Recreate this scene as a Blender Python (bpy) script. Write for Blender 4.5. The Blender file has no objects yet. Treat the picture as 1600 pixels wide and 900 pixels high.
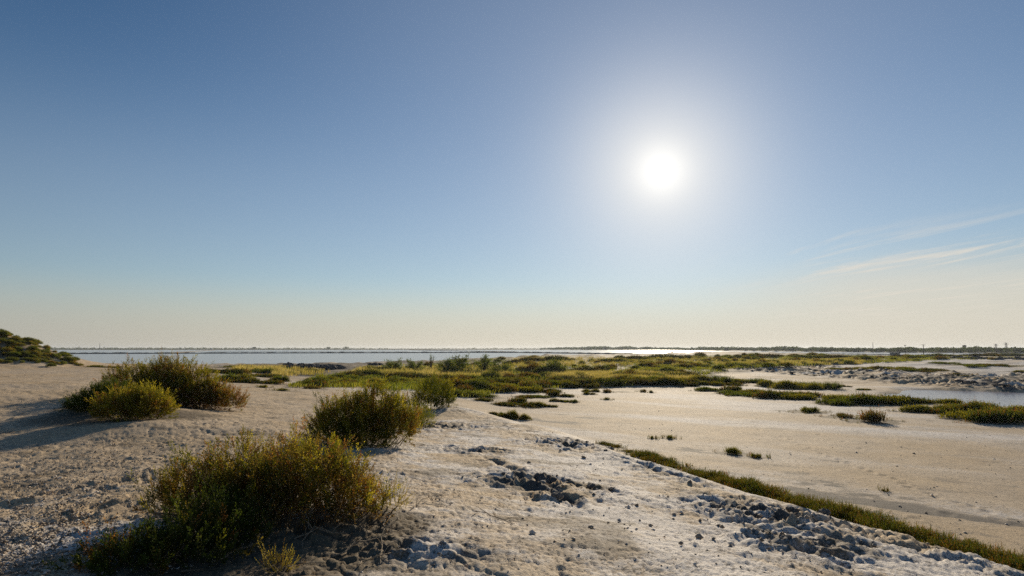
import bpy, math, random
import numpy as np
from mathutils import Vector

R = math.radians
rng = np.random.default_rng(7)
random.seed(7)
SC = bpy.context.scene
COL = SC.collection

# ------------------------------------------------------------------ camera, sky, sun
H = 4.5                       # eye height above the water
FPX = 978.0                   # focal length in pixels of a 1600 px wide picture
PITCH = math.atan(94.0 / FPX)
cam_d = bpy.data.cameras.new("camera"); cam = bpy.data.objects.new("camera", cam_d); COL.objects.link(cam)
cam_d.sensor_width = 36.0; cam_d.lens = FPX / 1600 * 36.0
cam_d.clip_start = 0.05; cam_d.clip_end = 20000
cam.location = (0, 0, H); cam.rotation_euler = (math.pi / 2 + PITCH, 0, 0)
SC.camera = cam

def ray(px, py):
    c, s = math.cos(PITCH), math.sin(PITCH)
    u = 450.0 - py
    return Vector((px - 800.0, FPX * c - u * s, FPX * s + u * c)).normalized()

SUN_DIR = ray(1033, 267)
SUN_EL = math.asin(SUN_DIR.z)
SUN_AZ = math.atan2(SUN_DIR.x, SUN_DIR.y)      # clockwise from +Y

SKY_STRENGTH = 0.075
SUN_STRENGTH = 5.0
EXPOSURE = 0.0

world = bpy.data.worlds.new("World"); SC.world = world; world.use_nodes = True
wt = world.node_tree; wn = wt.nodes; wl = wt.links
for n in list(wn): wn.remove(n)

class NT:
    """small node helper"""
    def __init__(s, tree): s.t = tree
    def n(s, kind, **kw):
        nd = s.t.nodes.new(kind)
        for k, v in kw.items(): setattr(nd, k, v)
        return nd
    def set(s, sock, v):
        if hasattr(v, "is_output") or isinstance(v, bpy.types.NodeSocket): s.t.links.new(v, sock)
        else:
            if isinstance(v, (tuple, list)) and len(v) == 3 and sock.type == 'RGBA': v = (*v, 1)
            sock.default_value = v
    def math(s, op, a, b=0.0, c=None, clamp=False):
        nd = s.n('ShaderNodeMath', operation=op, use_clamp=clamp)
        s.set(nd.inputs[0], a); s.set(nd.inputs[1], b)
        if c is not None: s.set(nd.inputs[2], c)
        return nd.outputs[0]
    def vmath(s, op, a, b=None, out=0):
        nd = s.n('ShaderNodeVectorMath', operation=op)
        s.set(nd.inputs[0], a)
        if b is not None: s.set(nd.inputs[1], b)
        return nd.outputs[out]
    def mix(s, f, a, b, mode='MIX'):
        nd = s.n('ShaderNodeMix', data_type='RGBA', blend_type=mode)
        s.set(nd.inputs[0], f); s.set(nd.inputs[6], a); s.set(nd.inputs[7], b)
        return nd.outputs[2]
    def ramp(s, f, lo, hi, a=0.0, b=1.0, smooth=True):
        nd = s.n('ShaderNodeMapRange', interpolation_type='SMOOTHSTEP' if smooth else 'LINEAR', clamp=True)
        s.set(nd.inputs[0], f)
        for i, v in zip((1, 2, 3, 4), (lo, hi, a, b)): s.set(nd.inputs[i], v)
        return nd.outputs[0]
    def noise(s, vec, scale, detail=3.0, rough=0.55, dist=0.0):
        nd = s.n('ShaderNodeTexNoise')
        if vec is not None: s.t.links.new(vec, nd.inputs['Vector'])
        nd.inputs['Scale'].default_value = scale; nd.inputs['Detail'].default_value = detail
        nd.inputs['Roughness'].default_value = rough; nd.inputs['Distortion'].default_value = dist
        return nd.outputs[0]

W = NT(wt)
sky = W.n('ShaderNodeTexSky', sky_type='NISHITA', sun_disc=False)
sky.sun_elevation = SUN_EL; sky.sun_rotation = SUN_AZ
sky.altitude = 0; sky.air_density = 1.0; sky.dust_density = 0.05; sky.ozone_density = 3.2
geo = W.n('ShaderNodeTexCoord')
vdir = W.vmath('NORMALIZE', geo.outputs['Generated'])
sep = W.n('ShaderNodeSeparateXYZ'); wl.new(vdir, sep.inputs[0])
zc = sep.outputs[2]
skycol = sky.outputs[0]
# thin high cirrus, laid out on a flat layer far overhead
zz = W.math('MAXIMUM', zc, 0.02)
cx = W.math('DIVIDE', sep.outputs[0], zz); cy = W.math('DIVIDE', sep.outputs[1], zz)
cmb = W.n('ShaderNodeCombineXYZ'); wl.new(cx, cmb.inputs[0]); wl.new(cy, cmb.inputs[1])
mp = W.n('ShaderNodeMapping'); wl.new(cmb.outputs[0], mp.inputs[0])
mp.inputs['Rotation'].default_value = (0, 0, R(-52)); mp.inputs['Scale'].default_value = (1.0, 0.16, 1)
cir = W.noise(mp.outputs[0], 1.5, 8, 0.62, 0.8)
cir = W.ramp(cir, 0.49, 0.70)
side = W.ramp(W.math('DIVIDE', sep.outputs[0], W.math('MAXIMUM', sep.outputs[1], 0.05)), 0.24, 0.62)
low = W.math('MULTIPLY', W.ramp(zc, 0.02, 0.06), W.ramp(zc, 0.185, 0.125))
cir = W.math('MULTIPLY', W.math('MULTIPLY', cir, side), low)
# circumsolar glow of the air around the sun
dt = W.vmath('DOT_PRODUCT', vdir, tuple(SUN_DIR), out=1)
ang = W.math('ARCCOSINE', W.math('MINIMUM', dt, 1.0))
near_sun = W.ramp(ang, R(75), R(12))
hz = W.math('MULTIPLY', W.ramp(W.math('MULTIPLY', zc, W.math('SUBTRACT', 1.0, W.math('MULTIPLY', side, .30))), .115, .012), .80)
skycol = W.mix(hz, skycol, W.mix(near_sun, (4.7, 4.5, 4.1), (8.3, 7.5, 5.9)))
skycol = W.mix(W.math('MULTIPLY', W.ramp(zc, .40, .06), .17), skycol, W.mix(near_sun, (6.0, 6.1, 6.2), (8.6, 8.5, 8.3)))
skycol = W.mix(W.math('MULTIPLY', cir, 0.8), skycol, (10.0, 9.2, 7.9))
far_up = W.math('MULTIPLY', W.ramp(zc, .22, .5), W.ramp(ang, R(18), R(48)))
skycol = W.mix(far_up, skycol, W.mix(1.0, skycol, (.46, .70, .84), 'MULTIPLY'))
wide = W.math('MULTIPLY', W.math('EXPONENT', W.math('MULTIPLY', W.math('DIVIDE', ang, R(17)), -1.0)), .29)
skycol = W.mix(wide, skycol, (11.8, 12.0, 12.6))
veil = W.math('MULTIPLY', W.math('MULTIPLY', W.ramp(W.math('ADD', zc, W.math('MULTIPLY', W.math('SUBTRACT', W.noise(mp.outputs[0], .8, 4, .5), .5), .05)), .135, .085), side), .45)
skycol = W.mix(veil, skycol, (10.0, 9.2, 7.8))
fg = W.math('EXPONENT', W.math('MULTIPLY', W.math('POWER', W.math('DIVIDE', ang, R(6.3)), 1.55), -1.0))
core = W.math('EXPONENT', W.math('MULTIPLY', W.math('POWER', W.math('DIVIDE', ang, R(1.9)), 1.8), -1.0))
skycol = W.mix(fg, skycol, (12.0, 11.9, 11.6))
tot = W.mix(core, skycol, (15.5, 15.3, 14.8))
bg = W.n('ShaderNodeBackground'); wl.new(tot, bg.inputs[0]); bg.inputs[1].default_value = SKY_STRENGTH
wo = W.n('ShaderNodeOutputWorld'); wl.new(bg.outputs[0], wo.inputs[0])

sun_d = bpy.data.lights.new("sun", 'SUN'); sun = bpy.data.objects.new("sun", sun_d); COL.objects.link(sun)
sun_d.energy = SUN_STRENGTH; sun_d.angle = R(0.53); sun_d.color = (1.0, 0.855, 0.64)
sun.rotation_euler = SUN_DIR.to_track_quat('Z', 'Y').to_euler()

SC.view_settings.view_transform = 'Standard'; SC.view_settings.look = 'None'
SC.view_settings.exposure = EXPOSURE; SC.view_settings.gamma = 1.0; SC.view_settings.use_curve_mapping = False
SC.cycles.use_denoising = False
SC.cycles.max_bounces = 6; SC.cycles.diffuse_bounces = 3; SC.cycles.glossy_bounces = 2
SC.cycles.transmission_bounces = 4; SC.cycles.transparent_max_bounces = 6; SC.cycles.volume_bounces = 0
SC.cycles.sample_clamp_indirect = 4.0
SC.cycles.sample_clamp_direct = 0.0

# ------------------------------------------------------------------ object helpers
def tag(o, label=None, cat=None, group=None, kind=None):
    if label: o["label"] = label
    if cat: o["category"] = cat
    if group: o["group"] = group
    if kind: o["kind"] = kind
    return o

def link(name, me, parent=None, loc=None):
    o = bpy.data.objects.new(name, me); COL.objects.link(o)
    if parent is not None: o.parent = parent
    if loc is not None: o.location = loc
    return o

def npmesh(name, V, F, mat=None, tint=None, smooth=False):
    """V (n,3), F (m,k) with one k for all faces"""
    V = np.asarray(V, dtype=np.float32); F = np.asarray(F, dtype=np.int32)
    me = bpy.data.meshes.new(name)
    me.vertices.add(len(V)); me.vertices.foreach_set("co", V.ravel())
    k = F.shape[1]
    me.loops.add(F.size); me.loops.foreach_set("vertex_index", F.ravel())
    me.polygons.add(len(F))
    me.polygons.foreach_set("loop_start", np.arange(0, F.size, k, dtype=np.int32))
    if smooth: me.polygons.foreach_set("use_smooth", np.ones(len(F), dtype=bool))
    if tint is not None:
        a = me.attributes.new("tint", 'FLOAT_COLOR', 'POINT')
        t = np.ones((len(V), 4), dtype=np.float32); t[:, :3] = tint
        a.data.foreach_set("color", t.ravel())
    me.update(calc_edges=True)
    if mat: me.materials.append(mat)
    return me

class MB:
    """collects solid pieces (boxes, tapered tubes) for one mesh"""
    def __init__(s): s.V = []; s.F = []; s.C = []
    def add(s, V, F):
        b = sum(len(v) for v in s.V); s.V.append(np.asarray(V, float)); s.F += [[b + i for i in f] for f in F]
    def box(s, x0, x1, y0, y1, z0, z1, taper=1.0):
        cx, cy = (x0 + x1) / 2, (y0 + y1) / 2
        tx = lambda x: cx + (x - cx) * taper
        ty = lambda y: cy + (y - cy) * taper
        V = [(x0, y0, z0), (x1, y0, z0), (x1, y1, z0), (x0, y1, z0), (tx(x0), ty(y0), z1), (tx(x1), ty(y0), z1), (tx(x1), ty(y1), z1), (tx(x0), ty(y1), z1)]
        s.add(V, [(0, 3, 2, 1), (4, 5, 6, 7), (0, 1, 5, 4), (1, 2, 6, 5), (2, 3, 7, 6), (3, 0, 4, 7)])
    def tube(s, pts, radii, n=6):
        pts = [Vector(p) for p in pts]; V = []; F = []
        for i, p in enumerate(pts):
            d = (pts[min(i + 1, len(pts) - 1)] - pts[max(i - 1, 0)]).normalized()
            a = d.orthogonal().normalized(); b = d.cross(a)
            for k in range(n):
                t = 2 * math.pi * k / n
                V.append(p + (a * math.cos(t) + b * math.sin(t)) * radii[i])
        for i in range(len(pts) - 1):
            for k in range(n):
                F.append((i * n + k, i * n + (k + 1) % n, (i + 1) * n + (k + 1) % n, (i + 1) * n + k))
        F.append(tuple(range(n - 1, -1, -1))); F.append(tuple((len(pts) - 1) * n + k for k in range(n)))
        s.add([tuple(v) for v in V], F)
    def mesh(s, name, mat, smooth=False):
        me = bpy.data.meshes.new(name)
        me.from_pydata([tuple(v) for v in np.concatenate(s.V)], [], s.F)
        if smooth:
            for p in me.polygons: p.use_smooth = True
        me.materials.append(mat); me.update()
        return me

def copy_tree(root):
    c = root.copy(); COL.objects.link(c)
    for ch in list(root.children):
        k = ch.copy(); COL.objects.link(k); k.parent = c
    return c

# ------------------------------------------------------------------ noise
def _hash(ix, iy, seed):
    n = (ix.astype(np.int64) * 374761393 + iy.astype(np.int64) * 668265263 + seed * 974711) & 0xffffffff
    n = ((n ^ (n >> 13)) * 1274126177) & 0xffffffff
    return ((n ^ (n >> 16)) & 0xffffffff) / 4294967296.0

def perlin(x, y, seed=0):
    x = np.asarray(x, float); y = np.asarray(y, float)
    ix = np.floor(x); iy = np.floor(y); fx = x - ix; fy = y - iy
    u = fx * fx * fx * (fx * (fx * 6 - 15) + 10); v = fy * fy * fy * (fy * (fy * 6 - 15) + 10)
    def g(dx, dy):
        a = _hash(ix + dx, iy + dy, seed) * (2 * math.pi)
        return np.cos(a) * (fx - dx) + np.sin(a) * (fy - dy)
    a = g(0, 0) * (1 - u) + g(1, 0) * u; b = g(0, 1) * (1 - u) + g(1, 1) * u
    return (a * (1 - v) + b * v) * 1.5

def fbm(x, y, size, octs=3, seed=0, gain=0.5):
    s = 0; a = 1.0; f = 1.0 / size
    for k in range(octs):
        s = s + a * perlin(x * f + 17.3 * k, y * f - 9.1 * k, seed + k); a *= gain; f *= 2.03
    return s

def sstep(a, b, x):
    t = np.clip((x - a) / (b - a), 0, 1); return t * t * (3 - 2 * t)

def sdist(x, y, poly, closed=True):
    """signed distance to a polygon, positive inside (unsigned when open)"""
    P = np.asarray(poly, float); n = len(P)
    d2 = np.full(x.shape, 1e18); ins = np.zeros(x.shape, bool)
    for i in range(n if closed else n - 1):
        a = P[i]; b = P[(i + 1) % n]; e = b - a
        t = np.clip(((x - a[0]) * e[0] + (y - a[1]) * e[1]) / (e @ e + 1e-12), 0, 1)
        d2 = np.minimum(d2, (x - a[0] - t * e[0]) ** 2 + (y - a[1] - t * e[1]) ** 2)
        if closed:
            c = (a[1] > y) != (b[1] > y)
            ins ^= c & (x < (b[0] - a[0]) * (y - a[1]) / (b[1] - a[1] + 1e-12) + a[0])
    d = np.sqrt(d2)
    return np.where(ins, d, -d) if closed else d

# ------------------------------------------------------------------ lie of the land
def at(px, py, z):
    """where the sight line of a photo pixel meets the height z"""
    d = ray(px, py); t = (z - H) / d.z
    return (d.x * t, d.y * t)

class TPS:
    """smooth surface through (place, height) pairs, in bearing and log distance"""
    def __init__(s, pts, lam=0.002):
        P = np.array([(p[0], p[1]) for p in pts]); z = np.array([p[2] for p in pts])
        s.c = s.uv(P[:, 0], P[:, 1]); n = len(z)
        K = s.k(s.c[:, None, :] - s.c[None]) + np.eye(n) * lam
        A = np.zeros((n + 3, n + 3)); A[:n, :n] = K; A[:n, n] = 1; A[:n, n + 1:] = s.c; A[n, :n] = 1; A[n + 1:, :n] = s.c.T
        s.w = np.linalg.solve(A, np.concatenate([z, np.zeros(3)]))
    @staticmethod
    def uv(x, y):
        r = np.maximum(np.hypot(x, y), 2.5)
        return np.stack([np.clip(np.arctan2(x, y), -2.2, 2.2) * 1.2, np.log(r)], -1)
    @staticmethod
    def k(d):
        r2 = (d ** 2).sum(-1); return 0.5 * r2 * np.log(r2 + 1e-12)
    def __call__(s, x, y):
        q = s.uv(x, y); n = len(s.c); out = s.w[n] + q @ s.w[n + 1:]
        for i in range(n): out = out + s.w[i] * s.k(q - s.c[i])
        return out

CREST = [(760, 650, 1.85), (800, 657, 1.9), (870, 672, 2.0), (940, 692, 2.05), (1000, 712, 2.08), (1060, 730, 2.1), (1120, 748, 2.1),
         (1200, 772, 2.1), (1300, 802, 2.1), (1400, 828, 2.1), (1500, 860, 2.12), (1600, 888, 2.15)]
top_px = [(0, 900, 2.95), (400, 900, 2.92), (800, 900, 2.86), (1200, 900, 2.72), (1600, 960, 2.4), (0, 800, 2.74), (0, 715, 2.48), (0, 665, 2.62), (0, 622, 2.94), (130, 602, 3.0), (120, 690, 2.5), (0, 592, 2.72),
          (0, 575, 2.6), (100, 575, 2.5), (210, 662, 2.72), (200, 760, 2.74), (400, 650, 2.3), (400, 700, 2.58), (450, 620, 1.9), (480, 601, 1.3), (560, 720, 2.62), (700, 720, 2.5),
          (620, 800, 2.86), (640, 680, 2.3), (700, 655, 2.05), (800, 780, 2.6), (900, 740, 2.38), (1000, 800, 2.5), (1150, 830, 2.45), (1350, 870, 2.35), (300, 620, 2.4)] + CREST
top_pts = [(*at(px, py, z), z) for px, py, z in top_px] + [(-8, 0.5, 2.9), (8, 0, 2.4), (0, -6, 2.9), (-9, -6, 2.9), (0, 2, 2.93), (-60, 20, 2.6), (-90, 60, 2.6)]
TOP = TPS(top_pts)
crest_xy = [at(*c) for c in CREST]
MOUND = [(6.5, -60), (6.6, 0), (6.2, 4.0)] + crest_xy[::-1] + [(-4.7, 29), (-10.2, 42), (-15, 50), (-25, 58), (-42, 74), (-50, 92), (-110, 112), (-240, 60), (-240, -60)]
LAND = [at(px, py, 0) for px, py in [(90, 571), (200, 571), (330, 571.5), (430, 571.5), (560, 569.5), (640, 568), (720, 565), (800, 563), (910, 562.5), (1000, 559.5), (1100, 557), (1200, 556.2), (1300, 556), (1400, 556), (1500, 554.6), (1600, 554.4), (1900, 554)]] + [(700, 60), (300, -200), (-300, -200), (-300, 120)]
POND = [at(px, py, 0) for px, py in [(1402, 618), (1422, 609), (1500, 610.5), (1600, 613.5), (1750, 618), (1750, 645), (1600, 636), (1500, 632), (1425, 625)]]
out_pts = [(*at(px, py, z), z) for px, py, z in
           [(820, 640, .2), (1000, 640, .16), (1200, 640, .14), (1400, 650, .14), (1600, 660, .14), (1000, 690, .14), (1200, 720, .14), (1600, 760, .14), (1600, 840, .16), (860, 660, .2),
            (900, 605, .3), (1100, 605, .25), (1250, 598, .2), (1400, 603, .2), (1600, 609, .2), (800, 600, .5), (700, 610, .8), (600, 604, 1.1), (500, 585, .7), (420, 590, 1.0), (420, 578, .6),
            (600, 585, .9), (700, 580, .8), (800, 580, .8), (900, 580, .7), (1000, 580, .6), (1100, 580, .5), (800, 568, .8), (1000, 568, .7), (1200, 566, .8), (1400, 562, .9), (1600, 562, 1.0),
            (300, 575, .6), (150, 576, .8)]] + [(14, 0, .2), (30, 5, .2), (30, -40, .2), (-60, 110, .6), (100, 20, .2)]
OUT = TPS(out_pts, 0.01)
SCARP = [at(px, py, 0.2) for px, py in [(1140, 579), (1200, 584), (1260, 588), (1330, 592), (1400, 598), (1470, 603), (1540, 607), (1620, 612), (1800, 622)]]
SCARP_AREA = SCARP + [at(px, py, 0.8) for px, py in [(1800, 560), (1500, 561), (1350, 566), (1200, 571), (1140, 572)]]

BAND = [(480, 612), (560, 606), (640, 612), (720, 622), (800, 612), (860, 606), (1000, 604), (1100, 597), (1180, 580), (1350, 571), (1500, 563), (1500, 553), (300, 553), (340, 590), (450, 592)]
BAND_XY = [at(px, py, .5) for px, py in BAND]
def bump(x, y, px, py, z, sx, sy, amp):
    c = at(px, py, z); return amp * np.exp(-((x - c[0]) / sx) ** 2 - ((y - c[1]) / sy) ** 2)

CLODS = [(835, 757, 2.45, .85, .55, 1.0), (862, 780, 2.5, .45, .35, .8), (1215, 800, 2.3, 1.0, .8, 1.0), (1250, 850, 2.4, .7, .6, .8), (690, 665, 2.15, 1.8, 1.6, .55), (900, 690, 2.15, 1.2, 1.2, .8),
         (930, 765, 2.42, .4, .35, .7), (1050, 725, 2.12, .9, .6, .5), (730, 700, 2.4, .9, .6, .6), (640, 870, 2.85, .5, .35, .6), (1500, 868, 2.16, .5, .6, .6), (1380, 835, 2.15, .8, .5, .5), (420, 830, 2.9, 1.0, .45, .5)]
FOOT = []
for i, (px, py) in enumerate([(1221, 681), (1235, 686), (1251, 694), (1266, 700), (1283, 708), (1298, 713), (1312, 718), (1325, 724), (1347, 732), (1362, 737), (1382, 743), (1399, 748), (1412, 756), (1420, 762), (1452, 771), (1463, 777), (1497, 786), (1516, 791), (1544, 800),
                               (1345, 700), (1318, 689), (1280, 678), (1430, 811), (1480, 803), (1560, 812), (1130, 655), (1150, 661), (1168, 667), (1186, 671)]):
    FOOT.append(at(px, py, .15))

FURROWS = [[at(px, py, z) for px, py, z in f] for f in (
    [(770, 715, 2.45), (815, 742, 2.45), (858, 765, 2.48), (900, 800, 2.5)], [(1105, 778, 2.3), (1180, 802, 2.32), (1290, 838, 2.3), (1370, 862, 2.25)],
    [(960, 712, 2.15), (1020, 735, 2.15), (1090, 752, 2.15)], [(1190, 850, 2.45), (1270, 872, 2.45), (1330, 905, 2.4)], [(60, 770, 2.75), (180, 752, 2.72), (280, 735, 2.7)], [(20, 850, 2.8), (120, 815, 2.78), (200, 795, 2.75)])]
def furrows(x, y):
    d = np.full(x.shape, 9.0); near = np.hypot(x, y) < 30
    xx = x[near] + .10 * fbm(x[near], y[near], .5, 3, 171); yy = y[near] + .10 * fbm(x[near], y[near], .5, 3, 172)
    m = np.full(xx.shape, 9.0)
    for f in FURROWS: m = np.minimum(m, sdist(xx, yy, f, False))
    d[near] = m
    return d
def clodmask(x, y):
    m = np.zeros_like(x)
    for px, py, z, sx, sy, a in CLODS:
        c = at(px, py, z); m = np.maximum(m, a * np.exp(-((x - c[0]) / sx) ** 2 - ((y - c[1]) / sy) ** 2))
    return m

def land(x, y, fine=True):
    x = np.asarray(x, float); y = np.asarray(y, float); r = np.hypot(x, y)
    wob = fbm(x, y, 4.0, 2, 3) * np.clip(r * 0.02, 0.05, 1.5)
    sm = sdist(x, y, MOUND) + wob * 0.8
    ww = np.clip(0.26 * r - .6, 3.6, 24)
    near_edge = sstep(-ww, 0.5, sm)
    o = OUT(x, y); tz = TOP(x, y)
    # dune humps and hill
    o = o + bump(x, y, 845, 562, 1.0, 26, 30, 1.2) + bump(x, y, 1060, 560, 1.0, 45, 40, 1.2) + bump(x, y, 760, 566, .8, 14, 20, .6) + bump(x, y, 1180, 560, 1.0, 40, 40, 1.0) + bump(x, y, 1330, 559, 1, 40, 40, .8)
    o = o + bump(x, y, 1520, 559, 1.0, 50, 22, .9)
    hc = at(-25, 571, 2.6)
    tz = tz + 4.3 * np.clip(1 - np.hypot(np.maximum(np.abs(x - hc[0] + .4), 0) / 11.2, .12), 0, 1) * np.exp(-((y - hc[1]) / 7) ** 2) * (1 + .16 * fbm(x, y, 3.5, 3, 15))
    # hummocks under the larger shrubs
    tz = tz + bump(x, y, 205, 640, 2.7, 2.0, 1.6, .22) + bump(x, y, 420, 790, 2.9, 1.0, .5, .2) + bump(x, y, 560, 690, 2.4, 1.2, 1.2, .18) + bump(x, y, 715, 640, 2.0, 1.6, 2.2, .28)
    # eroded scarp on the right
    ss = sdist(x, y, SCARP_AREA) + fbm(x, y, 6.0, 3, 11) * 2.2
    o = o + sstep(-.8, 6.0, ss) * .55 * (1 + .5 * fbm(x, y, 9, 2, 5))
    o = np.where(x > 30, o * (1 - .72 * sstep(215, 300, r)), o)
    sp = sdist(x, y, POND) + fbm(x, y, 5, 2, 4) * .6
    o = o - sstep(-2.0, 1.2, sp) * (o + .25)
    z = o + (tz - o) * near_edge
    # shore
    sl = sdist(x, y, LAND) + fbm(x, y, 14, 3, 8) * 4
    z = np.where(sl > 0, np.minimum(z, .02 + sl * .05 + np.maximum(sl - 30, 0) * .2), np.maximum(sl * .05, -.9))
    if not fine: return z
    onm = sstep(-1.0, 1.0, sm) * (r < 140)                     # on the high ground
    slope = near_edge * (1 - sstep(.5, 2.5, sm))
    cm = clodmask(x, y)
    cm = np.clip(cm + .16 * slope * (x > -3) * (r < 40), 0, 1)
    res = np.clip(1.2 - r / 30, .15, 1)
    # wind and rain worked crust
    n1 = fbm(x, y, 1.6, 3, 21); n2 = fbm(x, y, .34, 3, 33); n3 = fbm(x, y, .11, 2, 44)
    rid = 1 - np.abs(fbm(x * 1.0, y * 1.4, .55, 3, 55)) * 1.7
    pat = sstep(-.35, .35, fbm(x, y, 1.9, 2, 48))
    c1 = np.abs(fbm(x * .85 + .1 * y, y * 1.25, .9, 4, 57)); c2 = np.abs(fbm(x * .9, y * 1.1, .26, 3, 58)); c3 = np.abs(fbm(x * .8, y * 1.2, .14, 3, 59))
    crust = -.022 * np.exp(-(c1 / .075) ** 2) * sstep(-.2, .3, fbm(x, y, 2.6, 2, 49)) - .014 * np.exp(-(c2 / .11) ** 2) * (.35 + .65 * pat) * res - (.015 + .012 * sstep(-1, -3.5, x)) * np.exp(-(c3 / .13) ** 2) * res * (.4 + .6 * sstep(-.3, .2, fbm(x, y, .8, 2, 60)))
    crust = crust + np.maximum(fbm(x, y, .15, 3, 47) - .40, 0) * .05 * pat * res + n3 * .0035 * res
    z = z + onm * (n1 * .038 + n2 * .006 + crust)
    fd = furrows(x, y); fw = .10 + .05 * fbm(x, y, .8, 2, 173)
    z = z - onm * (.055 * np.exp(-(fd / fw) ** 2) - .035 * np.exp(-((fd - .22) / .12) ** 2)) * (.6 + .6 * sstep(-.3, .3, fbm(x, y, .7, 3, 174)))
    z = z + cm * onm * (np.clip(rid, -.5, 1) * .15 - .05 + n2 * .035 - .05 * np.exp(-(c2 / .16) ** 2))
    # tread marks and ruts running along the track on the left
    rut = fbm(x * .9 + y * .35, y * .9 - x * .35 * 0 + x * .3, .5, 2, 61)
    z = z + onm * sstep(-.5, -2.5, x) * (r < 30) * (rut * .010 + np.maximum(fbm(x, y, .22, 2, 71) - .1, 0) * .028 * (fbm(x, y, 2.2, 2, 72) > -.1))
    # scarp and rough flats
    sc = np.exp(-((np.maximum(np.abs(ss - 6) - 5, 0)) / 3.0) ** 2)
    z = z + sc * (np.clip(1 - np.abs(fbm(x * .4, y * 1.3, 1.4, 4, 81)) * 2.2, -.5, 1) * .24 + .22 * fbm(x * .5, y, .9, 3, 82)) * (.55 + .9 * sstep(-.3, .4, fbm(x, y, 6, 2, 83))) * (r > 50)
    offm = (1 - onm) * (sl > 0)
    band = offm * sstep(52, 75, r)
    vb = sstep(-1, 5, sdist(x, y, BAND_XY) + fbm(x, y, 8, 2, 161) * 5) * (sl > 6)
    z = z + vb * (np.maximum(fbm(x, y * .8, 7, 3, 95) + .1, 0) * .5)
    z = z + band * (fbm(x, y, 9, 3, 91) * .12) + offm * (1 - band) * fbm(x, y, 2.5, 3, 92) * .012
    for fx, fy in FOOT:
        m = (np.abs(x - fx) < 1.5) & (np.abs(y - fy) < 1.5)
        if m.any():
            d2 = ((x[m] - fx) / .11) ** 2 + ((y[m] - fy) / .17) ** 2
            z[m] += -.03 * np.exp(-d2) + .014 * np.exp(-((np.sqrt(d2) - 1.7) / .5) ** 2)
    return z

# ---- the ground sheet: fine in front, coarse behind
az = np.concatenate([np.linspace(-180, -47, 60, endpoint=False), np.linspace(-47, 47, 880, endpoint=False), np.linspace(47, 180, 60)])
az = np.radians(az)
def geo_(a, b, ratio): return np.exp(np.linspace(math.log(a), math.log(b), int(math.log(b / a) / math.log(ratio)), endpoint=False))
rr = np.concatenate([geo_(.3, 2.6, 1.1), geo_(2.6, 60, 1.0062), geo_(60, 130, 1.0055), geo_(130, 620, 1.011), geo_(620, 5200, 1.05), [5200]])
GA, GR = np.meshgrid(az, rr)
GX = GR * np.sin(GA); GY = GR * np.cos(GA)
GZ = land(GX.ravel(), GY.ravel()).reshape(GX.shape)

def px_ground(px, py):
    """first place where the sight line of a pixel meets the ground"""
    d = ray(px, py); a = math.atan2(d.x, d.y); s = d.z / math.hypot(d.x, d.y)
    j = int(np.argmin(np.abs(az - a)))
    sl = (GZ[8:, j] - H) / rr[8:]
    hit = np.nonzero(sl >= s)[0]
    i = (hit[0] if len(hit) else len(sl) - 1) + 8
    r = rr[i]
    return Vector((r * math.sin(a), r * math.cos(a), GZ[i, j]))

def zat(x, y): return float(land(np.array([x]), np.array([y]))[0])

# ground zones: R salt crust, G dark mud, B plant litter
gx, gy = GX.ravel(), GY.ravel(); gr = np.hypot(gx, gy)
smd = sdist(gx, gy, MOUND); onm = sstep(-1.5, 1.0, smd)
cm = clodmask(gx, gy)
path = np.exp(-(sdist(gx, gy, [at(330, 690, 2.5), at(400, 640, 2.2), at(440, 620, 1.9), at(470, 600, 1.3), at(500, 586, .8)], False) / np.clip(gr * .09, .8, 5)) ** 2)
salt = onm * (.42 + .55 * fbm(gx, gy, 2.4, 3, 101) + .30 * fbm(gx, gy, .5, 2, 102)) * (1 - .65 * path)
salt = salt + onm * .22 * sstep(-.5, 1.5, gx) * (gr < 30)
salt = salt * (1 - .75 * sstep(-1.5, -5, gx) * sstep(5, 12, gr))
panm = (1 - onm) * (1 - sstep(48, 66, gr))
streak = fbm(gx * .35 + gy * .12, gy * .8 + gx * .55, 5.0, 4, 111)
salt = salt + panm * np.clip(.30 + .55 * streak, 0, .8)
scar = sdist(gx, gy, SCARP_AREA)
flat = (1 - onm) * sstep(45, 66, gr)
salt = salt + flat * np.where(scar > 0, .75 + .5 * fbm(gx, gy, 12, 3, 121), .35 + .4 * fbm(gx, gy, 9, 3, 122))
salt = salt * (1 - .85 * (1 - onm) * np.exp(-(np.maximum(np.abs(scar - 6) - 5, 0) / 3.0) ** 2) * sstep(-.5, .2, fbm(gx * .5, gy, 4, 3, 159)))
mud = cm * onm * 1.15 * sstep(-.1, .5, fbm(gx, gy, .5, 3, 131) + .25) + onm * .35 * sstep(.2, .6, fbm(gx, gy, 1.1, 4, 132))
mud = mud + onm * .75 * np.exp(-(furrows(gx, gy) / .15) ** 2) * sstep(-.3, .2, fbm(gx, gy, .6, 3, 175))
mud = mud + panm * .62 * sstep(.12, .75, fbm(gx * .3 + gy * .1, gy * 1.0 + gx * .7, 3.2, 5, 141)) * (.45 + sstep(34, 16, gr)) + panm * .5 * sstep(.35, .6, fbm(gx * .5, gy * 1.2 + gx * .5, 1.1, 4, 143))
st_ = at(860, 652, .2); mud = mud + panm * .55 * np.exp(-((gx - st_[0]) / 4) ** 2 - ((gy - st_[1]) / 5) ** 2) * sstep(-.2, .4, fbm(gx * .5, gy, 2, 4, 144))
st_ = at(1250, 765, .2); mud = mud + panm * .8 * np.exp(-((gx - st_[0]) / 2.6) ** 2 - ((gy - st_[1]) / 2.2) ** 2) * sstep(-.25, .3, fbm(gx * .5 + gy * .4, gy - gx * .3, .9, 4, 145))
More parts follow.
